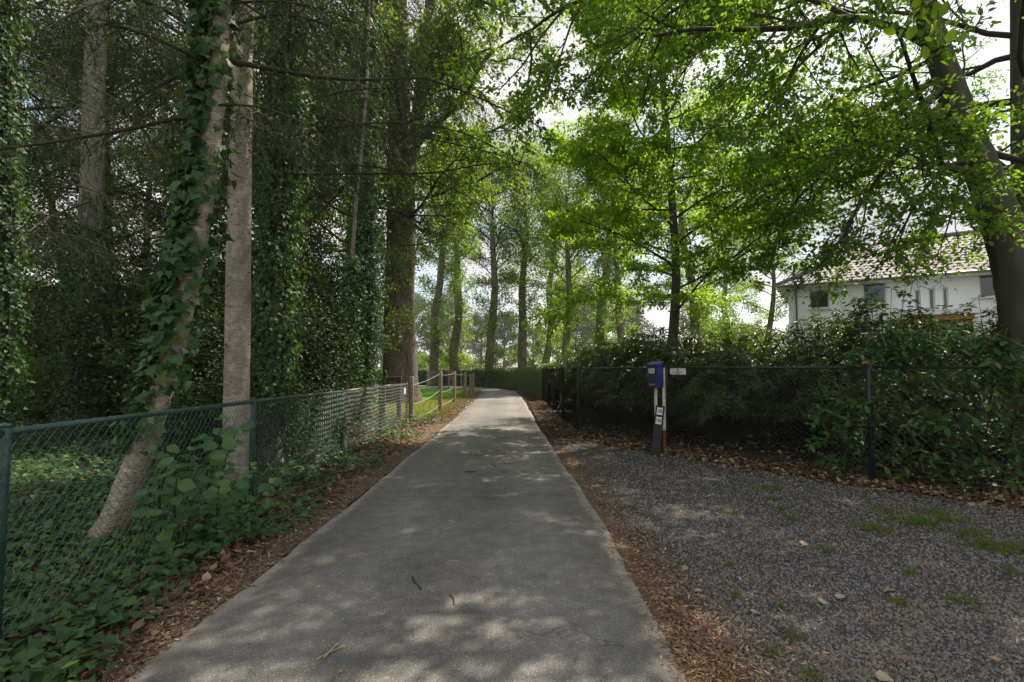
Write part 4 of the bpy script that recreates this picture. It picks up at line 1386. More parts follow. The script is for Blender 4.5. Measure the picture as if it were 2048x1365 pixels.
ROW = [(866, 44, 1, .95, 'crooked roadside tree just past the oak above the hedge'), (910, 45, 1, 1.0, 'bent roadside tree behind the rope posts'),
       (976, 43, 0, .95, 'straight pale trunked roadside tree above the bend'), (1045, 45, 0, 1.0, 'roadside tree alone against the open sky'),
       (1081, 47, 2, 1.1, 'slim roadside tree behind the far end of the black fence'), (1126, 41, 0, .85, 'thick bare trunked roadside tree behind the far fence corner'), (1196, 42, 1, 1.0, 'leaf clad roadside tree behind the rhododendrons'),
       (1249, 39, 0, .82, 'pale roadside tree beside the slender beech'), (1405, 20, 2, .62, 'light leaved garden tree between the slender beech and the house'), (1545, 30, 2, .55, 'small garden tree in the gap before the white house'), (1435, 46, 2, .9, 'roadside tree glimpsed through the slender beech crown')]
used = [0, 0, 0]
for i, (px, Y, v_, s, lab) in enumerate(ROW):
    r0 = far_v[v_] if not used[v_] else copy_tree(far_v[v_])
    used[v_] = 1
    tag(r0, lab, 'tree', G_ROW)
    r0.location = ((px - 1024) / F * Y, Y, -.05)
    r0.rotation_euler = (0, 0, i * 2.1 + .3)
    r0.scale = (s, s, s)

# ---------------- woodland trees on the left
def wv(f):
    return 2.2 + 2.6 * math.sin(min(1, f + .1) * math.pi * .8)
mats_w = (M_DARKBARK, M_BRANCH, M_WOODLEAF)
G_W = 'trees standing back in the woodland'
wood_v = [variant(61, 18, .26, 3.0, wv, 40000, (.085, .14), mats_w, 'woodland_tree', 'x', spread=.16, limbs=34, kink=.15),
          variant(62, 16, .22, 2.2, wv, 38000, (.085, .14), mats_w, 'woodland_tree', 'x', spread=.16, limbs=34, kink=.25)]
WOOD = [(-15.5, 19.5, 0, 'woodland tree far back at the picture edge'), (-20.5, 23, 1, 'woodland tree behind the bright shrub'), (-11.6, 17.6, 0, 'woodland tree beside the scaly grey trunk'), (-15.2, 14.2, 1, 'woodland tree near the fence line at the picture edge'), (-9.5, 19.5, 1, 'woodland tree behind the pale straight trunk'), (-6.4, 21, 0, 'woodland tree behind the ivy clad stem beside the oak'), (-12.5, 25, 1, 'woodland tree deep behind the leaning trunk'),
        (-26, 36, 0, 'woodland tree at the far corner of the wood'), (-9, 29, 0, 'woodland tree at the back of the lawn'), (-16.5, 34, 1, 'woodland tree at the end of the wood towards the lawn')]
used = [0, 0]
for i, (x_, y_, v_, lab) in enumerate(WOOD):
    r0 = wood_v[v_] if not used[v_] else copy_tree(wood_v[v_])
    used[v_] = 1
    tag(r0, lab, 'tree', G_W)
    r0.location = (x_, y_, -.05)
    r0.rotation_euler = (0, 0, i * 1.7)
    r0.scale = [1.0 + .12 * ((i * 7) % 5 - 2) / 2] * 3

# ---------------- distant trees across the field
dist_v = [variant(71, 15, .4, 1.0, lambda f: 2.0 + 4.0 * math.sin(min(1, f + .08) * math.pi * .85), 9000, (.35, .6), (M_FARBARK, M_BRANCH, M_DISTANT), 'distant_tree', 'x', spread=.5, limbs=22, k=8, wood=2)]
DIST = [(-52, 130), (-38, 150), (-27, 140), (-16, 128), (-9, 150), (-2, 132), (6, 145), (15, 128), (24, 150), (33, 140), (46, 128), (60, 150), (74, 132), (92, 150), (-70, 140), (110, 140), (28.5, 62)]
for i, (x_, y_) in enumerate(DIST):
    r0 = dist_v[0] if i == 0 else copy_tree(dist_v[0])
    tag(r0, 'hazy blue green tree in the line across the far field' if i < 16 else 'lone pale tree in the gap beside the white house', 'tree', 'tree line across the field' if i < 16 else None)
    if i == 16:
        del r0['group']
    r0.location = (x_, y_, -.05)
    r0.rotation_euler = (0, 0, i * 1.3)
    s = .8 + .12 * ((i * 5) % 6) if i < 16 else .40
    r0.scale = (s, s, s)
# ------------------------------------------------------------------ woodland foreground trees, conifer sprays, ivy
def needle_mesh(rg, S0, S1, step=.0065, length=(.018, .034), width=.0065):
    S0, S1 = np.asarray(S0), np.asarray(S1)
    L = np.linalg.norm(S1 - S0, axis=1)
    n = int(L.sum() / step)
    idx = rg.choice(len(S0), n, p=L / L.sum())
    P = S0[idx] + (S1[idx] - S0[idx]) * rg.random((n, 1))
    T = nrm(S1[idx] - S0[idx])
    D = T * .55 + rand_unit(rg, n) * (1, 1, .55)
    D = nrm(D)
    B = nrm(np.cross(D, rand_unit(rg, n))) * width / 2
    ln = rg.uniform(length[0], length[1], n)[:, None]
    V = np.stack([P - B, P + B, P + D * ln], 1).reshape(-1, 3)
    Fq = np.arange(3 * n).reshape(-1, 3)
    return V, Fq
def conifer_branch(R, pts, r, polys, needles, dens=1.0, tl=.55, start=.12, droop=.9):
    """explicit main axis, drooping side twigs, hanging sprays"""
    P = [Vector(p) for p in catmull(pts, 5)]
    polys.append((P, r, r * .3))
    L = sum((P[i + 1] - P[i]).length for i in range(len(P) - 1))
    n = int(L / .10 * dens)
    for j in range(n):
        t = start + (1 - start) * (j + R.random()) / n
        f = t * (len(P) - 1)
        i = min(int(f), len(P) - 2)
        p = P[i].lerp(P[i + 1], f - i)
        d = (P[i + 1] - P[i]).normalized()
        q = d.cross(Vector((0, 0, 1))).normalized() * (1 if j % 2 else -1)
        d = (d * .6 + q * R.uniform(.5, 1.0) + Vector((0, 0, R.uniform(-.3, .2)))).normalized()
        tw = tl * (1.15 - .7 * t) * R.uniform(.5, 1.3)
        pp = [p.copy()]
        for s in range(4):
            d = (d + Vector((R.gauss(0, .12), R.gauss(0, .12), -droop * .34))).normalized()
            p = p + d * tw / 4
            pp.append(p.copy())
            if s > 0:
                for _ in range(2):
                    e = (d + Vector((R.gauss(0, .6), R.gauss(0, .6), -.4 * droop))).normalized()
                    l2 = tw * R.uniform(.2, .5)
                    p2 = p + e * l2 * .5
                    p3 = p2 + (e + Vector((0, 0, -.5 * droop))).normalized() * l2 * .5
                    needles.append((p.copy(), p2)); needles.append((p2, p3))
        polys.append((pp, .0035, .0012))
        for a, b_ in zip(pp[:-1], pp[1:]):
            needles.append((a, b_))
def conifer_crown(root, branches, seed, mats, dens=1.0, tl=.55, step=.0065, bare=()):
    R = random.Random(seed)
    rg = np.random.default_rng(seed)
    loc = np.array(root.location)
    polys, needles, mains = [], [], []
    for pts, r in branches:
        loc_polys = []
        conifer_branch(R, pts, r, loc_polys, needles, dens, tl)
        mb = MB(); polys_to_mb(mb, loc_polys[:1], 7)
        mb.build('branch', mats[0], root, True, loc)
        polys += loc_polys[1:]
    for pts, r in bare:
        P = [Vector(p) for p in catmull(pts, 5)]
        mb = MB(); polys_to_mb(mb, [(P, r, r * .25)], 5)
        mb.build('dead_branch', mats[0], root, True, loc)
    s = segs_of(polys)
    V, Fq = seg_tubes(s[0], s[1], s[2], s[3], 3)
    stuff(link('twigs', mesh_np('twigs', V - loc, [Fq], [mats[0]]), root))
    V, Fq = needle_mesh(rg, [tuple(a) for a, b_ in needles], [tuple(b_) for a, b_ in needles], step)
    stuff(link('needles', mesh_np('needles', V - loc, [Fq], [mats[1]]), root))

def px_pts(*pts):
    return [tuple(A(*p)) for p in pts]
def wild_branches(R, P, zlo, zhi, n, reach, az0=None, az=3.2, el=(.1, -.1), rb=.02):
    out = []
    for i in range(n):
        zt = zlo + (zhi - zlo) * (i + R.random()) / n
        j = min(int(np.searchsorted(P[:, 2], zt)), len(P) - 1)
        a = (R.uniform(0, 6.28) if az0 is None else az0 + R.uniform(-az, az))
        L = reach * R.uniform(.7, 1.2)
        e = R.uniform(el[1], el[0])
        p = Vector(P[j])
        d = Vector((math.cos(a), math.sin(a), e))
        out.append(([tuple(p), tuple(p + d * L * .35 + Vector((0, 0, .06 * L))), tuple(p + d * L * .7 + Vector((0, 0, .02 * L))), tuple(p + d * L + Vector((0, 0, -.14 * L)))], rb))
    return out

# ---- leaning scaly trunk in front, with ivy and hanging conifer branches
Yl = 4.62
lb = G(212, 1078)
lt = [(lb.x - .10, lb.y, -.1)] + [tuple(A(px, py, y_)) for px, py, y_ in ((222, 1055, 4.6), (262, 960, 4.62), (302, 850, 4.66), (338, 730, 4.70), (368, 600, 4.74), (392, 480, 4.78), (412, 340, 4.84), (428, 200, 4.9), (438, 60, 4.98), (446, -120, 5.1), (452, -420, 5.3), (458, -900, 5.6))]
t1 = thing('hemlock_tree', 'leaning scaly pale trunk wrapped in large ivy leaves just behind the green fence', 'tree', (lb.x, lb.y, 0))
mb = MB()
P1, r1 = trunk_mesh(mb, lt, [.118, .110, .102, .096, .095, .098, .102, .103, .10, .098, .092, .08, .05], 22, .16, .25, 5, rough=.07)
mb.build('trunk', M_LEANBARK, t1, True, np.array(t1.location))
ivy = ivy_coat(t1, P1, r1, .75, 6.5, 2700, (.06, .115), 7, LEAF_IVY, (.015, .15), side=(math.pi * 1.12, .8, .70), dens=lambda z: np.clip((z - .3) / 1.7, .25, 1.0))
# the leaves that show largest on it are single leaves
rg = np.random.default_rng(17)
R = random.Random(17)
n = 170
zt = rg.uniform(.95, 4.6, n)
j = np.interp(zt, P1[:, 2], np.arange(len(P1)))
C = np.stack([np.interp(j, np.arange(len(P1)), P1[:, i]) for i in range(3)], 1)
az = -math.pi / 2 + rg.normal(-.55, .85, n)
O = np.stack([np.cos(az), np.sin(az), np.zeros(n)], 1)
Pn = C + O * (np.interp(zt, P1[:, 2], r1) + rg.uniform(.02, .14, n))[:, None] - np.array(t1.location)
D = np.tile((0, 0, -.9), (n, 1)) + rand_unit(rg, n) * .7
Nn = O + np.tile((0, 0, .5), (n, 1)) + rand_unit(rg, n) * .35
ivy_leaves = leaf_variants('leaf', LEAF_IVY, M_IVY, 4, 3)
leaf_objects(ivy, Pn, D, Nn, rg.uniform(.075, .125, n), ivy_leaves, R)
R = random.Random(71)
br = [(px_pts((440, 118, 4.95), (540, 138, 5.1), (640, 155, 5.3), (740, 160, 5.5), (850, 156, 5.8)), .030),
      (px_pts((850, 156, 5.8), (930, 185, 6.0), (1020, 225, 6.3), (1095, 262, 6.6)), .014),
      (px_pts((420, 130, 4.9), (330, 86, 4.6), (220, 50, 4.3), (170, 66, 4.15), (140, 110, 4.1)), .018),
      (px_pts((415, 125, 4.9), (360, 150, 5.2), (300, 182, 5.5), (235, 225, 5.8)), .018),
      (px_pts((410, 232, 4.9), (350, 238, 4.7), (240, 262, 4.5), (110, 284, 4.3), (-20, 302, 4.1)), .024),
      (px_pts((430, 60, 5.0), (560, 30, 5.0), (680, 60, 5.0), (800, 120, 5.0)), .018),
      (px_pts((430, 20, 5.0), (300, -20, 4.4), (180, 10, 3.9), (90, 60, 3.6)), .018),
      (px_pts((420, 210, 4.9), (520, 215, 4.6), (620, 255, 4.3), (700, 330, 4.1)), .012)]
br += wild_branches(R, P1, 4.6, 8.5, 12, 2.2, None, 3.2, (.05, -.2), .016)
bare = [(px_pts((500, 150, 5.1), (560, 260, 5.3), (640, 360, 5.5), (720, 430, 5.8)), .006), (px_pts((480, 235, 5), (560, 260, 5.2), (640, 330, 5.4)), .005), (px_pts((330, 880, 4.7), (300, 745, 4.6), (255, 742, 4.5)), .004)]
conifer_crown(t1, br, 5, (M_BRANCH, M_NEEDLE), 1.3, .6, .0065, bare)

# ---- straight pale trunk
fb = G(473, 972)
ft = [(fb.x, fb.y, -.1)] + [tuple(A(px, py, fb.y + d)) for px, py, d in ((473, 950, 0), (473, 800, .02), (475, 650, .04), (477, 500, .07), (480, 350, .1), (484, 200, .14), (488, 50, .18), (492, -150, .2), (498, -500, .3), (502, -1000, .5))]
t2 = thing('fir_tree', 'straight smooth pale fir trunk rising behind the green fence', 'tree', (fb.x, fb.y, 0))
mb = MB()
P2, r2 = trunk_mesh(mb, ft, [.168, .162, .155, .150, .145, .138, .130, .122, .108, .085, .05], 26, .38, .22, 9, rough=.03)
mb.build('trunk', M_FIRBARK, t2, True, np.array(t2.location))
R = random.Random(33)
# knots
mb = MB()
for q in range(26):
    zt = R.uniform(1.3, 5.5)
    j = int(np.searchsorted(P2[:, 2], zt)); a = R.uniform(math.pi * 1.05, math.pi * 1.95)
    c = P2[j] + r2[j] * .97 * np.array((math.cos(a), math.sin(a), 0)); c[2] = zt
    mb.tube([tuple(c - .01 * np.array((math.cos(a), math.sin(a), 0))), tuple(c + .012 * np.array((math.cos(a), math.sin(a), .3)))], [.02, .007], 7)
stuff(mb.build('knots', M_DARKBARK, t2, True, np.array(t2.location)))
br = wild_branches(R, P2, 4.8, 11, 16, 2.5, None, 3.2, (.1, -.15), .018)
bare = [(px_pts((496, 690, 6.6), (520, 688, 6.5), (545, 698, 6.4)), .005), (px_pts((496, 545, 6.6), (525, 560, 6.4), (560, 575, 6.3)), .005), (px_pts((496, 300, 6.7), (560, 350, 6.6), (600, 420, 6.6)), .007),
        (px_pts((492, 190, 6.7), (580, 230, 6.8), (690, 280, 7.0)), .008), (px_pts((496, 240, 6.7), (620, 300, 6.9), (720, 350, 7.1)), .006)]
conifer_crown(t2, br, 15, (M_BRANCH, M_NEEDLE), 1.2, .75, .0085, bare)

# ---- ivy column and its neighbours
def ivy_tree(px, pyb, Y, label, top, r, z0, z1, n, seed, size=(.05, .09), off=(.02, .22), bark_=None, lean=0.0, crown=None, nleaf=0):
    x_ = (px - 1024) / F * Y
    tr = [(x_ + lean * t * top + .06 * math.sin(t * 9 + seed), Y + .05 * math.sin(t * 7), -.1 + (top + .1) * t) for t in np.linspace(0, 1, 10)]
    rt = thing('ivy_clad_tree', label, 'tree', (x_, Y, 0))
    mb = MB()
    P, rr_ = trunk_mesh(mb, tr, list(np.linspace(r, r * .45, 10)), 16, .3, .3, seed)
    mb.build('trunk', bark_ or M_DARKBARK, rt, True, np.array(rt.location))
    ivy_coat(rt, P, rr_, z0, z1, n, size, seed, LEAF_IVY_SMALL, off)
    return rt, P, rr_
t4, P4, r4 = ivy_tree(545, 930, 8.1, 'tree trunk densely covered in dark ivy beside the straight pale trunk', 13, .17, .75, 9.0, 9500, 41, (.05, .085), (.02, .30), M_GREYBARK, .012)
R = random.Random(44)
br = [(px_pts((560, 350, 8.1), (690, 348, 8.2), (860, 346, 8.4), (960, 330, 8.6), (1030, 326, 8.8)), .022), (px_pts((560, 60, 8.1), (680, 80, 8.0), (800, 110, 8.0), (900, 170, 8.0)), .02),
      (px_pts((565, 220, 8.1), (680, 240, 8.3), (820, 270, 8.6), (960, 300, 8.8), (1060, 330, 9.0)), .02)] + wild_branches(R, P4, 4.5, 10, 18, 3.4, .0, 1.4, (.1, -.15), .018)
conifer_crown(t4, br, 25, (M_BRANCH, M_NEEDLE), 1.1, .8, .012)
t5, P5, r5 = ivy_tree(722, 800, 15.0, 'ivy clad tree swollen with leaves next to the oak', 15, .24, .1, 12, 9000, 43, (.07, .11), (.03, .42), M_DARKBARK, .006)
t5b, P5b, r5b = ivy_tree(690, 800, 14.0, 'slim pale stem leaning out of the ivy beside the oak', 12, .062, .1, 4.6, 3500, 45, (.06, .10), (.03, .34), M_GREYBARK, .045)
t3 = thing('scaly_tree', 'thick grey scaly trunk with ivy skirt at the back of the wood', 'tree', ((186 - 1024) / F * 13.2, 13.2, 0))
x3 = t3.location.x
mb = MB()
P3, r3 = trunk_mesh(mb, [(x3 - .25, 13.2, -.1)] + [tuple(A(px, py, 13.2)) for px, py in ((170, 830), (172, 700), (178, 550), (183, 400), (187, 280), (190, 160), (194, 60), (198, -60), (205, -300), (210, -700))], [.30, .285, .27, .26, .25, .24, .235, .23, .21, .18, .12], 20, .35, .4, 6, rough=.05)
mb.build('trunk', M_GREYBARK, t3, True, np.array(t3.location))
ivy_coat(t3, P3, r3, 0, 6.0, 7500, (.06, .10), 47, LEAF_IVY_SMALL, (.02, .34), dens=lambda z: np.where(z < 5.2, 1, .25))
R = random.Random(55)
br = [(px_pts((190, 400, 13.2), (90, 440, 11), (20, 500, 9.5)), .03)] + wild_branches(R, P3, 5.2, 13, 16, 3.6, -.6, 2.4, (.1, -.25), .022)
conifer_crown(t3, br, 35, (M_BRANCH, M_NEEDLE), 1.0, 1.0, .018)
t6, P6, r6 = ivy_tree(-10, 800, 8.6, 'dark ivy clad trunk at the picture edge', 11, .15, .4, 9, 5000, 49, (.055, .09), (.02, .3), M_DARKBARK, -.02)
R = random.Random(66)
br = wild_branches(R, P6, 3.6, 9, 13, 2.6, .3, 1.5, (.05, -.25), .018)
conifer_crown(t6, br, 45, (M_BRANCH, M_NEEDLE), 1.1, .8, .013)

# ------------------------------------------------------------------ shrubs
def shrub(name, label, seed, rx, rz, n, leaf, mat, size, tmpl=LEAF_RHOMB, stems=9, cat='shrub', group=None, shell=.5, clump=160):
    """leaf clumps through an uneven dome; parts: stems, foliage"""
    rg = np.random.default_rng(seed)
    R = random.Random(seed)
    root = thing(name, label, cat, (0, 0, 0), group)
    d = rand_unit(rg, clump); d[:, 2] = np.abs(d[:, 2])
    rad = (shell + (1 - shell) * rg.random(clump)) * (1 + .22 * np.sin(d[:, 0] * 5 + seed) * np.cos(d[:, 1] * 4))
    C = d * rad[:, None] * (rx, rx, rz)
    C[:, 2] += .12 * rz
    per = n // clump
    P = np.repeat(C, per, 0) + rg.normal(0, 1, (clump * per, 3)) * (rx * .13, rx * .13, rz * .09)
    out = nrm(P * (1, 1, .6))
    D = out * .6 + rand_unit(rg, len(P)) * .9
    Nn = np.tile((0, 0, 1.0), (len(P), 1)) + out * .5 + rand_unit(rg, len(P)) * .8
    k = P[:, 2] > .02
    V, Fs = leaf_mesh(P[k], D[k], Nn[k], rg.uniform(size[0], size[1], k.sum()), tmpl)
    stuff(link('foliage', mesh_np('foliage', V, Fs, [mat]), root))
    mb = MB()
    for i in range(stems):
        c = C[R.randrange(clump)]
        m = c * .5; m[2] = c[2] * .6
        V2, F2 = tube([(R.uniform(-.15, .15), R.uniform(-.15, .15), -.1), tuple(m), tuple(c)], [.025, .016, .006], 5)
        mb.add(V2, [F2])
    for c in C[:clump // 2]:
        V2, F2 = tube([tuple(c * (.45, .45, .5)), tuple(c)], [.008, .003], 3)
        mb.add(V2, [F2])
    stuff(mb.build('stems', M_BRANCH, root))
    return root
hol_v = [shrub('evergreen_shrub', 'x', 81, 1.5, 2.9, 24000, None, M_HOLLY, (.055, .095), clump=230, shell=.35),
         shrub('evergreen_shrub', 'x', 82, 1.8, 2.3, 22000, None, M_HOLLY, (.055, .095), clump=230, shell=.35)]
HOL = [(-4.7, 10.6, 0, 1.0, 'dark glossy evergreen bush between the ivy columns'), (-6.4, 11.6, 1, 1.3, 'broad evergreen bush behind the straight pale trunk'), (-8.6, 12.2, 0, 1.3, 'evergreen bush behind the leaning trunk'), (-5.9, 14.4, 0, 1.05, 'evergreen bush beside the swollen ivy tree'),
       (-7.4, 15.2, 0, 1.6, 'tall evergreen bush in the middle of the wood'), (-10.4, 16.2, 0, 1.7, 'tall evergreen bush behind the scaly trunk'), (-7.6, 19.0, 0, 1.5, 'evergreen bush behind the swollen ivy tree'),
       (-9.0, 20.4, 0, 2.0, 'highest evergreen bush at the back of the wood'), (-11.8, 20.6, 0, 1.9, 'evergreen thicket bush deep in the wood'), (-16.5, 21, 0, 1.5, 'evergreen bush behind the bright shrub'), (-19.5, 20.5, 1, 1.5, 'broad evergreen bush beyond the bright shrub'), (-4.3, 8.4, 1, .7, 'low evergreen bush at the foot of the ivy column'),
       (-4.8, 12.4, 1, .6, 'low evergreen bush near the end of the green fence'), (-16.5, 24, 0, 2.0, 'evergreen bush far back near the lawn'), (-22.5, 23.5, 0, 2.2, 'largest evergreen bush behind the bright shrub at the picture edge')]
used = [0, 0]
for i, (x_, y_, v_, s, lab) in enumerate(HOL):
    r0 = hol_v[v_] if not used[v_] else copy_tree(hol_v[v_])
    used[v_] = 1
    tag(r0, lab, 'shrub', 'evergreen bushes of the woodland')
    r0.location = (x_, y_, -.03)
    r0.rotation_euler = (0, 0, i * 1.9)
    r0.scale = (s, s, s)
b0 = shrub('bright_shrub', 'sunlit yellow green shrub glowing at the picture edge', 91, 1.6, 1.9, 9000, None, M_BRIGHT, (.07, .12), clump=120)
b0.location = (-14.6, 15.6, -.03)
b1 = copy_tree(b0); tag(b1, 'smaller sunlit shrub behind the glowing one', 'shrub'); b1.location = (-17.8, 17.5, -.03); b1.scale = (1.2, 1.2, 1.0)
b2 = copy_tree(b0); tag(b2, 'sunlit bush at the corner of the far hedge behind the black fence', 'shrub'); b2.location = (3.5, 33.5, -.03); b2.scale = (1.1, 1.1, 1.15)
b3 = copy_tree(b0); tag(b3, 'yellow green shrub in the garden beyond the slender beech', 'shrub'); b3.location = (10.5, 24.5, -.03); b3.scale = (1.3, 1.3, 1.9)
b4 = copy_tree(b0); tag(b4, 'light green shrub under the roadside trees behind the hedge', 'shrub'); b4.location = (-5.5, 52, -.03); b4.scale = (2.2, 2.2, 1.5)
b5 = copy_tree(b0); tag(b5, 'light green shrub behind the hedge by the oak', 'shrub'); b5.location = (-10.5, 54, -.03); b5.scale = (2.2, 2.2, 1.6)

# maple sapling with flat layered leaves behind the leaning trunk
R = random.Random(101); rg = np.random.default_rng(101)
ms = thing('maple_sapling', 'dark maple sapling with flat tiers of leaves behind the leaning trunk', 'sapling', (-4.6, 6.6, 0))
mb = MB(); segs = []
for i in range(16):
    z0 = R.uniform(.8, 2.9); a = R.uniform(0, 6.28); L = R.uniform(.5, 1.3)
    p0 = Vector((.1 * math.sin(z0), 0, z0)); p1 = p0 + Vector((math.cos(a) * L, math.sin(a) * L, R.uniform(-.05, .2)))
    V2, F2 = tube([p0, p0.lerp(p1, .5) + Vector((0, 0, .06)), p1], [.008, .006, .003], 4); mb.add(V2, [F2]); segs.append((p0.lerp(p1, .3), p1))
V2, F2 = tube([(0, 0, -.05), (.05, 0, 1), (.1, 0, 2.1), (.05, .05, 3.2)], [.025, .02, .014, .006], 6); mb.add(V2, [F2])
mb.build('stem', M_BRANCH, ms, True)
n = 420
idx = rg.integers(0, 16, n)
S0 = np.array([tuple(a) for a, b_ in segs]); S1 = np.array([tuple(b_) for a, b_ in segs])
Pn = S0[idx] + (S1[idx] - S0[idx]) * rg.random((n, 1)) + rg.normal(0, .09, (n, 3)) * (1, 1, .25)
Dd = nrm(S1[idx] - S0[idx]) + rand_unit(rg, n) * .7; Dd[:, 2] = -.12
V, Fs = leaf_mesh(Pn, Dd, np.tile((0, 0, 2.5), (n, 1)) + rand_unit(rg, n) * .6, rg.uniform(.08, .14, n), LEAF_IVY)
stuff(link('foliage', mesh_np('foliage', V, Fs, [M_MAPLE]), ms))

# hazel growing through the green fence
hz = thing('hazel_shrub', 'light green hazel shoots with broad round leaves pushing through the green fence', 'shrub', (-2.72, 4.85, 0))
R = random.Random(7); rg = np.random.default_rng(7)
mb = MB(); LP, LD = [], []
for i in range(22):
    a = Vector((R.uniform(-.35, .3), R.uniform(-.8, .6), 0)); top = Vector((a.x + R.uniform(-.05, .38), a.y + R.uniform(-.35, .3), R.uniform(.5, 1.12)))
    mid = a.lerp(top, .5) + Vector((-.04, 0, .06))
    V2, F2 = tube([a - Vector((0, 0, .05)), mid, top], [.006, .005, .003], 5); mb.add(V2, [F2])
    for q in range(10):
        t = .12 + .88 * q / 9
        p = a.lerp(mid, t * 2) if t < .5 else mid.lerp(top, t * 2 - 1)
        an = R.uniform(-1.9, .9)
        d = Vector((math.cos(an), math.sin(an), R.uniform(-.55, .05)))
        LP.append(tuple(p + d * .02)); LD.append(tuple(d))
mb.build('stems', M_TWIG, hz, True)['kind'] = 'stuff'
LP, LD = np.array(LP), np.array(LD)
nn = np.tile((.35, -.55, 1.0), (len(LP), 1)) + rand_unit(rg, len(LP)) * .35
leaf_objects(hz, LP, LD, nn, rg.uniform(.065, .125, len(LP)), leaf_variants('leaf', LEAF_HAZEL, M_HAZEL, 4, 5), R)

# ground ivy
def ivy_ground(x, y, z, size, tmpl):
    n = len(x)
    P = np.stack([x, y, z], 1)
    D = rand_unit(rng, n); D[:, 2] = -.15
    return P, D, np.tile((0.1, -.25, 1.3), (n, 1)) + rand_unit(rng, n) * .7, rng.uniform(size[0], size[1], n)
x, y = scatter(64000, -13, -1.95, 2.0, 17, 1.6, ang=1.1)
cov = np.sin(x * 2.3 + 1.1) * np.cos(y * 1.7) + .6 * np.sin(y * 4.1 + x * 3.3) + rng.normal(0, .5, len(x))
edge_x = -2.18 - .15 * np.sin(y * 2.1) + rng.normal(0, .10, len(x))
k = np.where(x > -2.95, (x < edge_x) & (cov > -1.25), cov > -1.2)
x, y = x[k], y[k]
z = np.abs(rng.normal(.03, .045, len(x))) + np.clip(.10 * np.sin(x * 3 + y * 2), 0, .1)
P, D, Nn, S = ivy_ground(x, y, z, (.045, .085), None)
near = np.where((y < 5.0) & (x > -3.25) & (np.abs(x) < y * 1.02))[0]
near = near[np.argsort(y[near])][:280]
msk = np.ones(len(x), bool); msk[near] = False
V, Fs = leaf_mesh(P[msk], D[msk], Nn[msk], S[msk], LEAF_IVY_SMALL)
gi = stuff(link('ground_ivy', mesh_np('ground_ivy', V, Fs, [M_IVY])), 'carpet of dark ivy leaves on the woodland floor and along the green fence', 'ivy')
leaf_objects(gi, P[near], D[near], Nn[near], S[near] * 1.15, ivy_leaves, random.Random(3))
# little yellowish sprigs at the foot of the fence
x = rng.uniform(-3.3, -2.55, 700); y = rng.uniform(3.2, 5.4, 700); cl3 = rng.uniform(0, .32, 700)
gx = np.round(x * 3) / 3 + rng.normal(0, .06, 700); gy = np.round(y * 2.5) / 2.5 + rng.normal(0, .07, 700)
P = np.stack([gx, gy, cl3], 1); D = rand_unit(rng, 700)
V, Fs = leaf_mesh(P, D, np.tile((0, 0, 1.0), (700, 1)) + rand_unit(rng, 700), rng.uniform(.015, .032, 700), LEAF_RHOMB)
M_SPRIG = leaf_mat('yellow_sprig_leaf', [(0, (.13, .17, .02)), (1, (.22, .22, .03))], .3, 1.2, .5, .3)
stuff(link('undergrowth', mesh_np('undergrowth', V, Fs, [M_SPRIG])), 'fine yellow green weeds at the foot of the green fence', 'weeds')
# ------------------------------------------------------------------ rhododendrons and laurel behind the black fence
def rhodo(name, seed, rx, rz, n, leafl=(.09, .14)):
    rg = np.random.default_rng(seed)
    R = random.Random(seed)
    root = thing(name, 'x', 'shrub', (0, 0, 0))
    d = rand_unit(rg, n); d[:, 2] = np.abs(d[:, 2]) * 1.1 - .12
    d = nrm(d)
    lump = 1 + .25 * np.sin(d[:, 0] * 4 + seed) * np.sin(d[:, 1] * 5 + 2) + .12 * np.sin(d[:, 2] * 9 + d[:, 0] * 7)
    rad = np.where(rg.random(n) < .6, rg.uniform(.85, 1.08, n), rg.uniform(.4, .9, n)) * lump
    C = d * rad[:, None] * (rx, rx, rz * .62); C[:, 2] += rz * .36
    C = C[C[:, 2] > .05]
    n = len(C)
    ax = nrm(C * (1, 1, .5) + np.array((0, 0, .9)) + rand_unit(rg, n) * .45)
    ref = rand_unit(rg, n)
    u = nrm(np.cross(ax, ref)); v = np.cross(ax, u)
    Ps, Ds, Ns, Ss = [], [], [], []
    q = 8
    ph = rg.uniform(0, 6.28, n)
    for i in range(q):
        a = ph + i * 2 * math.pi / q + rg.normal(0, .2, n)
        el = rg.uniform(-.35, .55, n)
        rdir = u * np.cos(a)[:, None] + v * np.sin(a)[:, None]
        D = rdir * np.cos(el)[:, None] + ax * np.sin(el)[:, None]
        D[:, 2] -= .15
        Ps.append(C + rdir * .012); Ds.append(D); Ns.append(ax + rand_unit(rg, n) * .25); Ss.append(rg.uniform(leafl[0], leafl[1], n))
    V, Fs = leaf_mesh(np.concatenate(Ps), np.concatenate(Ds), np.concatenate(Ns), np.concatenate(Ss), LEAF_LANCE)
    stuff(link('foliage', mesh_np('foliage', V, Fs, [M_RHODO]), root))
    mb = MB()
    base = [Vector((R.uniform(-.3, .3), R.uniform(-.3, .3), 0)) for _ in range(7)]
    S0, S1, r0_, r1_ = [], [], [], []
    for c in C:
        b_ = base[R.randrange(7)]
        m = Vector(c) * .6 + Vector((0, 0, -.05))
        S0.append(tuple(m)); S1.append(tuple(c)); r0_.append(.006); r1_.append(.003)
    for i in range(0, n, 6):
        b_ = base[R.randrange(7)]
        S0.append(tuple(b_)); S1.append(tuple(Vector(C[i]) * .6 + Vector((0, 0, -.05)))); r0_.append(.02); r1_.append(.007)
    V, Fq = seg_tubes(S0, S1, np.array(r0_), np.array(r1_), 4)
    stuff(link('stems', mesh_np('stems', V, [Fq], [M_BRANCH]), root))
    return root
rh_v = [rhodo('rhododendron', 111, 1.15, 2.0, 1000), rhodo('rhododendron', 112, 1.35, 1.8, 1100), rhodo('rhododendron', 113, .75, 2.3, 520)]
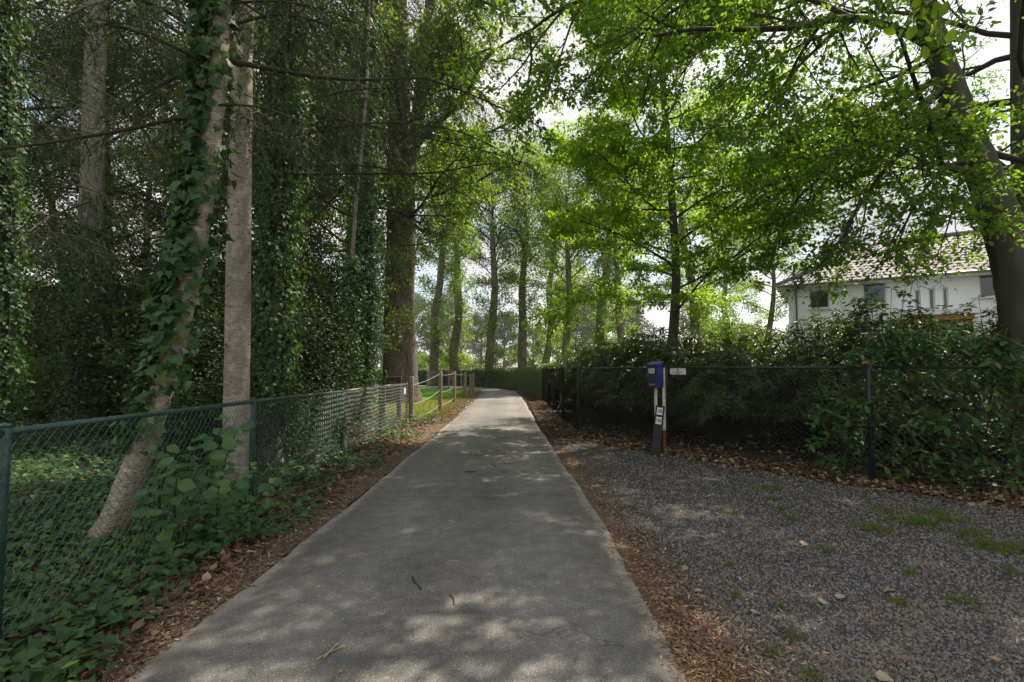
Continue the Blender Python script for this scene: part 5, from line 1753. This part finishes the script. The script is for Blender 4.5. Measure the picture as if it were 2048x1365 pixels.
RH = [(3.05, 12.4, 0, 1.15, 'rhododendron just behind the corner of the black fence'), (2.75, 14.9, 1, 1.1, 'rhododendron along the receding black fence'), (3.0, 17.6, 0, 1.2, 'rhododendron farther along the receding fence'), (2.9, 20.6, 1, 1.2, 'rhododendron near the far end of the black fence'),
      (4.2, 10.6, 1, 1.05, 'low rhododendron behind the blue mailbox'), (5.0, 13.4, 0, 1.25, 'rhododendron around the slender beech'), (5.6, 9.6, 0, .98, 'rhododendron between mailbox and laurel'), (6.6, 9.3, 2, 1.22, 'tall rhododendron sprigs against the white house'),
      (7.0, 11.6, 0, 1.3, 'rhododendron in front of the house corner'), (6.9, 14.2, 1, 1.2, 'rhododendron in the second row behind the beech'), (8.2, 10.0, 2, 1.12, 'rhododendron sprigs below the three slim windows'), (8.5, 9.0, 2, 1.15, 'rhododendron sprigs beside the big leaning trunk'),
      (4.9, 17.5, 1, 1.4, 'rhododendron in the back row towards the roadside trees'), (9.6, 12.5, 1, 1.2, 'rhododendron in front of the porch'), (4.2, 23.5, 1, 1.5, 'sprawling rhododendron by the hedge corner'), (6.2, 7.9, 1, .82, 'low rhododendron beside the laurel'), (11.5, 11.5, 1, 1.3, 'rhododendron at the picture edge behind the big trunk')]
used = [0, 0, 0]
for i, (x_, y_, v_, s, lab) in enumerate(RH):
    r0 = rh_v[v_] if not used[v_] else copy_tree(rh_v[v_])
    used[v_] = 1
    tag(r0, lab, 'shrub', 'rhododendrons behind the black fence')
    r0.location = (x_ + .28, y_ + .28, -.03)
    r0.rotation_euler = (0, 0, i * 2.3)
    r0.scale = (s, s, s)

# cherry laurel pressing through the fence
rg = np.random.default_rng(121); R = random.Random(121)
fa, fb2 = FENCE_R[6], FENCE_R[8]
fd = (fb2 - fa).normalized(); fn = Vector((-fd.y, fd.x))          # away from the lane
lroot = thing('cherry_laurel', 'big glossy cherry laurel bulging over and through the black fence', 'shrub', (fa.x + fn.x * .6 + fd.x * 1.2, fa.y + fn.y * .6 + fd.y * 1.2, 0))
l0 = np.array(lroot.location)
n = 1500
s = rg.uniform(-.75, 3.6, n); w_ = rg.uniform(-.12, 1.25, n); z = rg.uniform(.05, 2.02, n)
front = rg.random(n) < .5
w_ = np.where(front, rg.uniform(-.04, .30, n), w_ + .1)
topk = rg.random(n) < .28
z = np.where(topk, rg.uniform(1.55, 2.1, n), z)
lumpz = 1.86 + .16 * np.sin(s * 2.7) + .10 * np.sin(s * 6.1 + w_ * 3)
k = (z < lumpz) & ~((s < -.25) & (z > .9 + .5 * np.sin(w_ * 5))) & (rg.random(n) < .55 + .45 * np.sin(s * 3 + z * 4) ** 2)
s, w_, z = s[k], w_[k], z[k]
C = np.stack([fa.x + fd.x * s + fn.x * w_, fa.y + fd.y * s + fn.y * w_, z], 1)
n = len(C)
out = np.array((-fn.x * .75, -fn.y * .75, .55))
ax = nrm(out[None] + rand_unit(rg, n) * .6)
Ps, Ds, Ns, Ss = [], [], [], []
for i in range(7):
    a = i * 2.4 + rg.uniform(0, 1, n)
    u = nrm(np.cross(ax, np.array((.3, .5, .8)))); v = np.cross(ax, u)
    rd = u * np.cos(a)[:, None] + v * np.sin(a)[:, None]
    D = rd * .8 + ax * rg.uniform(.1, .8, n)[:, None]; D[:, 2] -= .2
    Ps.append(C + ax * (i * .03 - .08)); Ds.append(D); Ns.append(np.array((0, -.2, 1.0)) + ax * .5 + rand_unit(rg, n) * .45); Ss.append(rg.uniform(.085, .15, n))
Ps, Ds, Ns, Ss = map(np.concatenate, (Ps, Ds, Ns, Ss))
camd = np.linalg.norm(Ps - np.array((0, 0, 1.5)), axis=1)
vis = (Ps[:, 0] < Ps[:, 1] * 1.0) & (rg.random(len(Ps)) < .5)
score = np.where(vis, Ss / camd, 0) * np.where((Ps[:, :2] - np.array((fa.x, fa.y))) @ np.array((fn.x, fn.y)) < .15, 1, .3)
big = np.argsort(-score)[:290]
msk = np.ones(len(Ps), bool); msk[big] = False
LAUREL = T_([(0, 0, 0), (.18, .13, .03), (.45, .21, .05), (.75, .18, .03), (.92, .08, .0), (1, 0, -.05), (.92, -.08, .0), (.75, -.18, .03), (.45, -.21, .05), (.18, -.13, .03), (.35, 0, 0), (.72, 0, -.005)],
            [[(10, 1, 0), (10, 2, 1), (11, 3, 2), (11, 4, 3), (11, 5, 4), (11, 6, 5), (11, 7, 6), (11, 8, 7), (10, 9, 8), (10, 0, 9), (10, 11, 2), (10, 8, 11)]])
LAUREL_S = T_([(0, 0, 0), (.4, .2, .05), (.8, .15, .02), (1, 0, -.05), (.8, -.15, .02), (.4, -.2, .05)], [[(0, 2, 1), (0, 3, 2), (0, 4, 3), (0, 5, 4)]])
V, Fs = leaf_mesh(Ps[msk] - l0, Ds[msk], Ns[msk], Ss[msk], LAUREL_S)
fo = stuff(link('foliage', mesh_np('foliage', V, Fs, [M_LAUREL]), lroot))
leaf_objects(fo, Ps[big] - l0, Ds[big], Ns[big], Ss[big], leaf_variants('leaf', LAUREL, M_LAUREL, 4, 9), R)
S0 = C - ax * .12 - l0
S1 = C + ax * .08 - l0
V, Fq = seg_tubes(S0, S1, .005, .003, 4)
mb = MB(); mb.add(V, [Fq])
for i in range(40):
    c = Vector(S0[R.randrange(n)]); b_ = Vector((c.x * .6 + R.uniform(-.2, .2), c.y * .6 + R.uniform(-.2, .2), -.05))
    V2, F2 = tube([b_, b_.lerp(c, .6) + Vector((0, 0, .1)), c], [.018, .012, .005], 5); mb.add(V2, [F2])
stuff(mb.build('stems', M_BRANCH, lroot))

# small sprouts in front of the fence
M_SPROUT = leaf_mat('sprout_leaf', [(0, (.04, .10, .025)), (1, (.07, .14, .035))], .3, 1.3, .35, .5)
for i, (px, py, lab) in enumerate(((1673, 960, 'low sprout with pointed leaves at the gravel edge beside the fence post'), (1812, 968, 'pale green sprout standing in the dead leaves under the laurel'), (1930, 985, 'sprout of trailing leaves at the foot of the laurel'), (1275, 872, 'small sprout in the dead leaves near the leaning plank'))):
    p = G(px, py)
    rt = thing('sprout', lab, 'sprout', (p.x, p.y, 0), 'sprouts along the black fence')
    n = 14
    D = rand_unit(rg, n); D[:, 2] = np.abs(D[:, 2]) * .5
    Pn = np.stack([rg.normal(0, .02, n), rg.normal(0, .02, n), rg.uniform(.02, .10, n)], 1)
    leaf_objects(rt, Pn, D, np.tile((0, -.3, 1.0), (n, 1)), rg.uniform(.06, .11, n), leaf_variants('leaf', LAUREL, M_SPROUT, 2, i), R)
    mb = MB(); mb.tube([(0, 0, -.02), (.01, 0, .12)], [.005, .002], 5); mb.build('stem', M_TWIG, rt)

# ------------------------------------------------------------------ clipped hedge behind the bend
HP = [(2.15, 24.9), (1.95, 28.5), (1.35, 33.5), (.2, 38.2), (-1.9, 42.2), (-5.5, 46.0), (-11, 50.2), (-20, 55.5), (-34, 63)]
hc = catmull([(x_, y_, 0) for x_, y_ in HP], 10)
hw = .55
hh = np.interp(np.arange(len(hc)), [0, 10, 30, 50, 90], [1.62, 1.58, 1.45, 1.45, 1.45])
T, U, W = frames(hc)
Nh = np.stack([-T[:, 1], T[:, 0], np.zeros(len(T))], 1)
hroot = thing('clipped_hedge', 'long dark clipped hedge following the outside of the lane bend', 'hedge', (HP[0][0], HP[0][1], 0))
l0 = np.array(hroot.location)
V, q = [], []
for i in range(len(hc)):
    h = hh[i] - .09
    c = hc[i]; s_ = Nh[i] * (hw - .10)
    V += [c - s_ + (0, 0, -.1), c - s_ * 1.0 + (0, 0, h), c + s_ + (0, 0, h), c + s_ + (0, 0, -.1)]
for i in range(len(hc) - 1):
    for j in range(3):
        q.append((i * 4 + j, (i + 1) * 4 + j, (i + 1) * 4 + j + 1, i * 4 + j + 1))
M_CORE = simple('hedge_inside', (.035, .042, .022), .9, .1, 0, .4, 12, .6)
link('twiggy_core', mesh_np('twiggy_core', np.array(V) - l0, [q], [M_CORE]), hroot)
rg = np.random.default_rng(131)
n = 30000
seg = np.minimum((rg.random(n) ** 1.6 * (len(hc) - 1)).astype(int), len(hc) - 2)
t = rg.random((n, 1))
C = hc[seg] * (1 - t) + hc[seg + 1] * t
h = hh[seg]
u = rg.random(n)
side_w = rg.random(n)
sidev = np.where(side_w < .62, 1.0, np.where(side_w < .75, -1.0, 0.0))      # lane face, back, top
off = np.where(sidev == 0, rg.uniform(-hw, hw, n), sidev * (hw + rg.normal(-.02, .035, n)))
zz = np.where(sidev == 0, h + rg.normal(0, .045, n), u * h)
Pn = C + Nh[seg] * off[:, None]; Pn[:, 2] = zz
face = Nh[seg] * sidev[:, None] + np.where(sidev == 0, 1.0, .35)[:, None] * np.array((0, 0, 1.0))
V, Fs = leaf_mesh(Pn - l0, rand_unit(rg, n) + face * .4, face + rand_unit(rg, n) * .8, rg.uniform(.07, .13, n), LEAF_RHOMB)
stuff(link('foliage', mesh_np('foliage', V, Fs, [M_HEDGE]), hroot))

# ------------------------------------------------------------------ white house
hu = Vector((.844, -.536, 0)); hn = Vector((-.536, -.844, 0))          # along the front, out of the front
HO = Vector((13.35, 24.6, 0))                                          # far corner of the front
house = thing('house', 'white rendered two storey house with grey tiled hipped roof behind the shrubs', 'house', HO)
hr = math.atan2(hu.y, hu.x)
house.rotation_euler = (0, 0, hr)                                      # local x along the front, local -y out of it
HL, HD, HH = 15.0, 8.0, 5.35
def hwin(x0, x1, z0, z1, frame=.07):
    return (x0, x1, z0, z1)
def face_x(px):
    """distance along the front wall seen at pixel column px"""
    r = (px - 1024) / F
    return (r * HO.y - HO.x) / (hu.x - r * hu.y)
def face_z(px, py):
    t = face_x(px); p = HO + hu * t
    return A(px, py, p.y).z
WIN = []
for (xa, ya, xb, yb) in ((1622, 580, 1662, 617), (1730, 566, 1776, 608), (1834, 579, 1846, 626), (1862, 577, 1875, 624), (1890, 575, 1902, 622), (1965, 545, 2016, 594)):
    WIN.append((face_x(xa), face_x(xb), face_z((xa + xb) / 2, yb), face_z((xa + xb) / 2, ya)))
WIN += [(1.0, 2.6, .9, 2.3), (3.3, 4.6, .1, 2.3), (9.2, 11.2, .9, 2.3), (10.4, 12.2, 3.7, 4.9)]
# front wall pieces round the openings
xs = sorted({0.0, HL} | {w[0] for w in WIN} | {w[1] for w in WIN})
mb = MB()
th = .3
for a, b_ in zip(xs[:-1], xs[1:]):
    mid = (a + b_) / 2
    op = sorted([(w[2], w[3]) for w in WIN if w[0] < mid < w[1]])
    z = 0.0
    for z0, z1 in op + [(HH, HH)]:
        if z0 > z + .01:
            V = [(a, 0, z), (b_, 0, z), (b_, 0, z0), (a, 0, z0), (a, th, z), (b_, th, z), (b_, th, z0), (a, th, z0)]
            mb.add(V, [[(0, 1, 2, 3), (0, 4, 5, 1), (3, 2, 6, 7), (0, 3, 7, 4), (1, 5, 6, 2)]])
        z = z1
mb.add([(0, 0, 0), (0, HD, 0), (0, HD, HH), (0, 0, HH), (HL, 0, 0), (HL, HD, 0), (HL, HD, HH), (HL, 0, HH)], [[(0, 3, 2, 1), (4, 5, 6, 7), (1, 2, 6, 5)]])
mb.build('wall', M_WALL, house)
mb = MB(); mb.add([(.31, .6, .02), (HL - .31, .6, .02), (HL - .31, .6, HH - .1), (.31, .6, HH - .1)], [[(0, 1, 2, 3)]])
mb.build('room_dark_sheet', M_PRINT, house)  # black sheet standing in for the unlit rooms behind the windows
for x0, x1, z0, z1 in WIN:
    mb = MB()
    f = .055
    dpt = .11
    for (a, b_, c, d_) in ((x0, x1, z0, z0 + f), (x0, x1, z1 - f, z1), (x0, x0 + f, z0 + f, z1 - f), (x1 - f, x1, z0 + f, z1 - f)):
        mb.box(((a + b_) / 2, dpt, (c + d_) / 2), (b_ - a - .004, .07, d_ - c - .004))
    fr = mb.build('window', M_FRAME, house)
    mb = MB(); mb.add([(x0 + f, dpt + .01, z0 + f), (x1 - f, dpt + .01, z0 + f), (x1 - f, dpt + .01, z1 - f), (x0 + f, dpt + .01, z1 - f)], [[(0, 1, 2, 3)]])
    mb.build('pane', M_GLASS, fr)
    mb = MB(); mb.box(((x0 + x1) / 2, -.03, z0 - .03), (x1 - x0 + .12, .16, .05)); mb.build('sill', M_FRAME, fr)
# hipped roof with overhang: boards, gutter, tiles
ov, rise, hip = .45, 2.45, 4.0
e = HH + .12
c4 = [(-ov, -ov), (HL + ov, -ov), (HL + ov, HD + ov), (-ov, HD + ov)]
rA, rB = (hip, HD / 2, e + rise), (HL - hip, HD / 2, e + rise)
mb = MB()
V = [(x_, y_, e) for x_, y_ in c4] + [rA, rB] + [(x_, y_, e - .16) for x_, y_ in c4]
mb.add(V, [[(0, 1, 5, 4), (2, 3, 4, 5)], [(1, 2, 5), (3, 0, 4)]])
roof = mb.build('roof', M_TILE, house)
mb = MB()
mb.add([(x_, y_, e - .16) for x_, y_ in c4] + [(x_, y_, e - .005) for x_, y_ in c4], [[(0, 3, 2, 1), (0, 1, 5, 4), (1, 2, 6, 5), (2, 3, 7, 6), (3, 0, 4, 7)]])
mb.build('soffit', M_SOFFIT, roof)
mb = MB(); mb.tube([(-ov - .05, -ov - .06, e - .03), (HL + ov + .05, -ov - .06, e - .03)], .055, 8); mb.build('gutter', M_GUTTER, roof, True)
# each tile is a curved pan on the front and hip slopes
tv, tf = [], []
tw, tl = .24, .34
sl = math.hypot(HD / 2 + ov, rise)
us = Vector((0, (HD / 2 + ov) / sl, rise / sl)); nsv = Vector((0, -us.z, us.y))
PAN = [(-.5, .012), (-.28, .032), (0, .018), (.28, .0), (.5, .012)]
mb = MB()
rows = int(sl / tl)
Vt, Ft = [], []
for r_ in range(rows):
    s0 = r_ * tl; f0 = s0 / sl
    xl = -ov + (hip + ov) * f0; xr = HL + ov - (hip + ov) * f0
    nT = int((xr - xl) / tw)
    for i in range(nT):
        xc = xl + tw * (i + .5) + (tw * .5 if r_ % 2 else 0)
        if xc > xr:
            continue
        b0 = len(Vt)
        for (ss, lift) in ((s0 - .03, .035), (s0 + tl, .012)):
            o_ = Vector((0, -ov, e)) + us * ss + nsv * lift
            for (ux, uz) in PAN:
                p = o_ + Vector((xc + ux * tw, 0, 0)) + nsv * uz
                Vt.append(tuple(p))
        for j in range(4):
            Ft.append((b0 + j, b0 + j + 1, b0 + 6 + j, b0 + 5 + j))
mb.add(Vt, [Ft])
stuff(mb.build('tiles', M_TILE, roof, True))
mb = MB(); mb.tube([(hip, HD / 2, e + rise + .05), (HL - hip, HD / 2, e + rise + .05)], .11, 8)
mb.tube([(-ov, -ov, e + .05), (hip, HD / 2, e + rise + .05)], .10, 8)
mb.build('ridge', M_TILE, roof, True)
mb = MB(); mb.tube([(.35, -.10, .1), (.35, -.10, HH - .1), (.35, -ov, HH + .05)], .04, 8); mb.build('downpipe', M_GUTTER, house, True)
# porch with orange timber
pa, pbx = face_x(1795), face_x(1945)
pz = face_z(1930, 634)
ptop = face_z(1930, 622)
mb = MB(); mb.box(((pa + pbx) / 2, -.95, pz + .10), (pbx - pa, 1.9, .24)); porch = mb.build('porch_roof', M_WALL, house, bevel=.01)
mb = MB()
for y_ in (-1.7, -.25):
    mb.box(((pa + pbx) / 2, y_, pz - .13), (pbx - pa - .35, .12, .20))
for x_ in (pa + .3, pbx - .3):
    mb.box((x_, -.97, pz - .13), (.12, 1.32, .20))
mb.build('beam', M_TIMBER, porch)
for x_ in (pa + .3, pbx - .3):
    mb = MB(); mb.box((x_, -1.7, (pz - .24) / 2), (.15, .15, pz - .24)); mb.build('post', M_TIMBER, porch, bevel=.006)

# ------------------------------------------------------------------ small things on the ground
fall = leaf_variants('fallen_leaf', LEAF_DEAD, M_ORANGE, 2, 21)
fallp = leaf_variants('fallen_leaf', LEAF_HAZEL, M_PALE, 2, 22)
falld = leaf_variants('fallen_leaf', LEAF_DEAD, M_DEAD, 3, 23)
def place_leaf(px, py, s, meshes, lab, group, rz=None, R=random.Random(8)):
    p = G(px, py)
    z = .024 if -1.8 < p.x < .8 else .008
    o = bpy.data.objects.new('fallen_leaf', meshes[R.randrange(len(meshes))])
    COL.objects.link(o)
    o.location = (p.x, p.y, z)
    o.rotation_euler = (R.uniform(-.25, .25), R.uniform(-.2, .2), R.uniform(0, 6.28))
    o.scale = (s, s, s)
    tag(o, lab, 'leaf', group)
for px, py, s in ((742, 1211, .05), (855, 1158, .045), (870, 1193, .045), (678, 1352, .05), (969, 1100, .032), (1188, 1118, .04), (1202, 1133, .045), (1245, 1165, .035), (872, 1310, .04), (938, 1040, .04)):
    place_leaf(px, py, s, fall, 'small curled orange leaf lying on the asphalt', 'orange leaves on the lane')
for px, py, s in ((1378, 1310, .085), (1500, 1223, .06), (1376, 1137, .055), (1600, 1085, .07), (1400, 1187, .06), (1635, 1202, .07), (1788, 1185, .08), (1690, 1198, .06), (1850, 1080, .08), (1740, 1060, .07), (1750, 1350, .08), (1395, 1260, .055)):
    place_leaf(px, py, s, fallp, 'pale dry leaf lying on the gravel drive', 'pale leaves on the gravel')
R8 = random.Random(12)
for i in range(90):
    px, py = R8.uniform(1250, 2040), 940 + R8.random() ** 1.5 * 400
    p = G(px, py)
    if p.x > 1.2 and p.y < 6.6:
        place_leaf(px, py, R8.uniform(.03, .07), falld, 'small brown leaf lying on the gravel drive', 'brown leaves on the gravel')
def twig(pts, r, mat, lab, group=None):
    P = [G(px, py) + Vector((0, 0, .03 + dz)) for px, py, dz in pts]
    c = P[0].copy()
    V, Fq = tube(catmull([tuple(p - c) for p in P], 3), r, 6)
    o = link('twig', mesh_np('twig', V, [Fq], [mat], True), None, c)
    tag(o, lab, 'twig', group)
twig([(824, 1163, .0), (830, 1176, .006), (836, 1180, .0), (842, 1190, .004)], .0055, M_TWIG, 'dark crooked twig lying in the middle of the lane')
twig([(899, 1200, .0), (906, 1207, .004), (908, 1220, .0)], .004, M_TWIG, 'dark bent twig beside the crooked one on the lane')
twig([(632, 1332, .0), (660, 1318, .004), (690, 1304, .002)], .0042, M_STRAW, 'longer pale straw of the two crossing on the lane')
twig([(646, 1333, .008), (662, 1316, .01), (676, 1300, .004)], .004, M_STRAW, 'shorter pale straw of the two crossing on the lane')
twig([(897, 1048, 0), (903, 1050, .004), (908, 1053, 0)], .006, M_STRAW, 'short yellowish twig on the lane')
twig([(888, 1064, 0), (904, 1063, 0)], .004, M_STRAW, 'thin straw on the lane beside the yellowish twig')
twig([(930, 948, 0), (941, 950, .01), (952, 947, 0)], .007, M_TWIG, 'forked dark twig farther up the lane')
twig([(984, 933, 0), (993, 938, .0)], .007, M_TWIG, 'short dark twig up the lane towards the gravel side')
twig([(1001, 932, 0), (1022, 932, .0)], .004, M_TWIG, 'thin dark straight twig up the lane')
twig([(896, 1130, 0), (918, 1131, .0)], .003, M_STRAW, 'thin straight straw across the middle of the lane')
twig([(1240, 1156, 0), (1262, 1156, .0)], .004, M_STRAW, 'pale straw near the needle strip on the gravel side')
twig([(1115, 822, .05), (1122, 812, .15), (1120, 805, .3)], .012, M_STRAW, 'pale bent stick in the dead leaves against the receding black fence')
twig([(75, 1015, .10), (110, 1045, .06), (130, 1065, .0)], .008, M_TWIG, 'reddish stick leaning in the ivy behind the green fence')

# grass tufts in the gravel
tuft_v = []
for i in range(3):
    n = 130
    x = rng.normal(0, .075, n); y = rng.normal(0, .05, n)
    P = np.stack([x, y, np.zeros(n)], 1)
    D = np.tile((0, 0, .8), (n, 1)) + rng.normal(0, .55, (n, 3)) * (1, 1, .3)
    V, Fs = leaf_mesh(P, D, rand_unit(rng, n), rng.uniform(.025, .075, n), BLADE, 1.2)
    tuft_v.append(mesh_np('grass_tuft', V, Fs, [M_GRASS]))
for i, (px, py, sx) in enumerate(((1545, 978, 1.2), (1543, 997, .6), (1765, 1022, 1.1), (1808, 1042, 1.7), (1850, 1050, 1.4), (1862, 1025, 1.4), (1905, 1040, 1.6), (1738, 1056, 1.2), (1770, 1063, .8), (1940, 1068, 1.2), (1972, 1092, 1.5), (2010, 1094, 1.7), (2040, 1100, 1.2),
                                  (1800, 1206, .9), (1920, 1203, 1.0), (1565, 1018, .7), (1585, 1037, .7), (1466, 1028, .5), (1498, 1000, .5), (1560, 1215, .5), (1590, 1275, .6), (1545, 1310, .6), (1655, 1102, .6), (1820, 1146, .7), (1473, 1188, .6), (1625, 1352, .6), (1460, 1130, .5), (2025, 1145, .8))):
    p = G(px, py)
    o = thing('grass_tuft', 'x', 'grass tuft', (p.x, p.y, -.008))
    stuff(link('blades', tuft_v[i % 3], o))
    o.rotation_euler = (0, 0, i * 1.1)
    sx *= .62 if py > 1110 else 1.0
    o.scale = (sx, sx, .8 + .25 * sx)
    lab = 'short green grass tuft in the straggling band across the gravel below the laurel' if px > 1730 and py < 1110 else ('small tuft of grass by itself on the gravel near the lane' if px < 1640 else 'small lone grass tuft on the open gravel away from the green band')
    if i == 0:
        lab = 'grass tuft on the gravel nearest the mailbox'
    tag(o, lab, 'grass tuft', 'grass tufts in the gravel')

# ------------------------------------------------------------------ summer haze over the whole place
mb = MB()
mb.box((20, 60, 16.5), (320, 300, 36))
M_HAZE = bpy.data.materials.new('haze_air')
M_HAZE.use_nodes = True
nt = M_HAZE.node_tree
nt.nodes.clear()
ho = nt.nodes.new('ShaderNodeOutputMaterial')
hv = nt.nodes.new('ShaderNodeVolumePrincipled')
hv.inputs['Color'].default_value = (.86, .91, .96, 1)
hv.inputs['Density'].default_value = .0004
hv.inputs['Anisotropy'].default_value = .2
nt.links.new(hv.outputs['Volume'], ho.inputs['Volume'])
stuff(mb.build('haze', M_HAZE), 'thin pale summer haze hanging over lane, garden and field', 'haze')
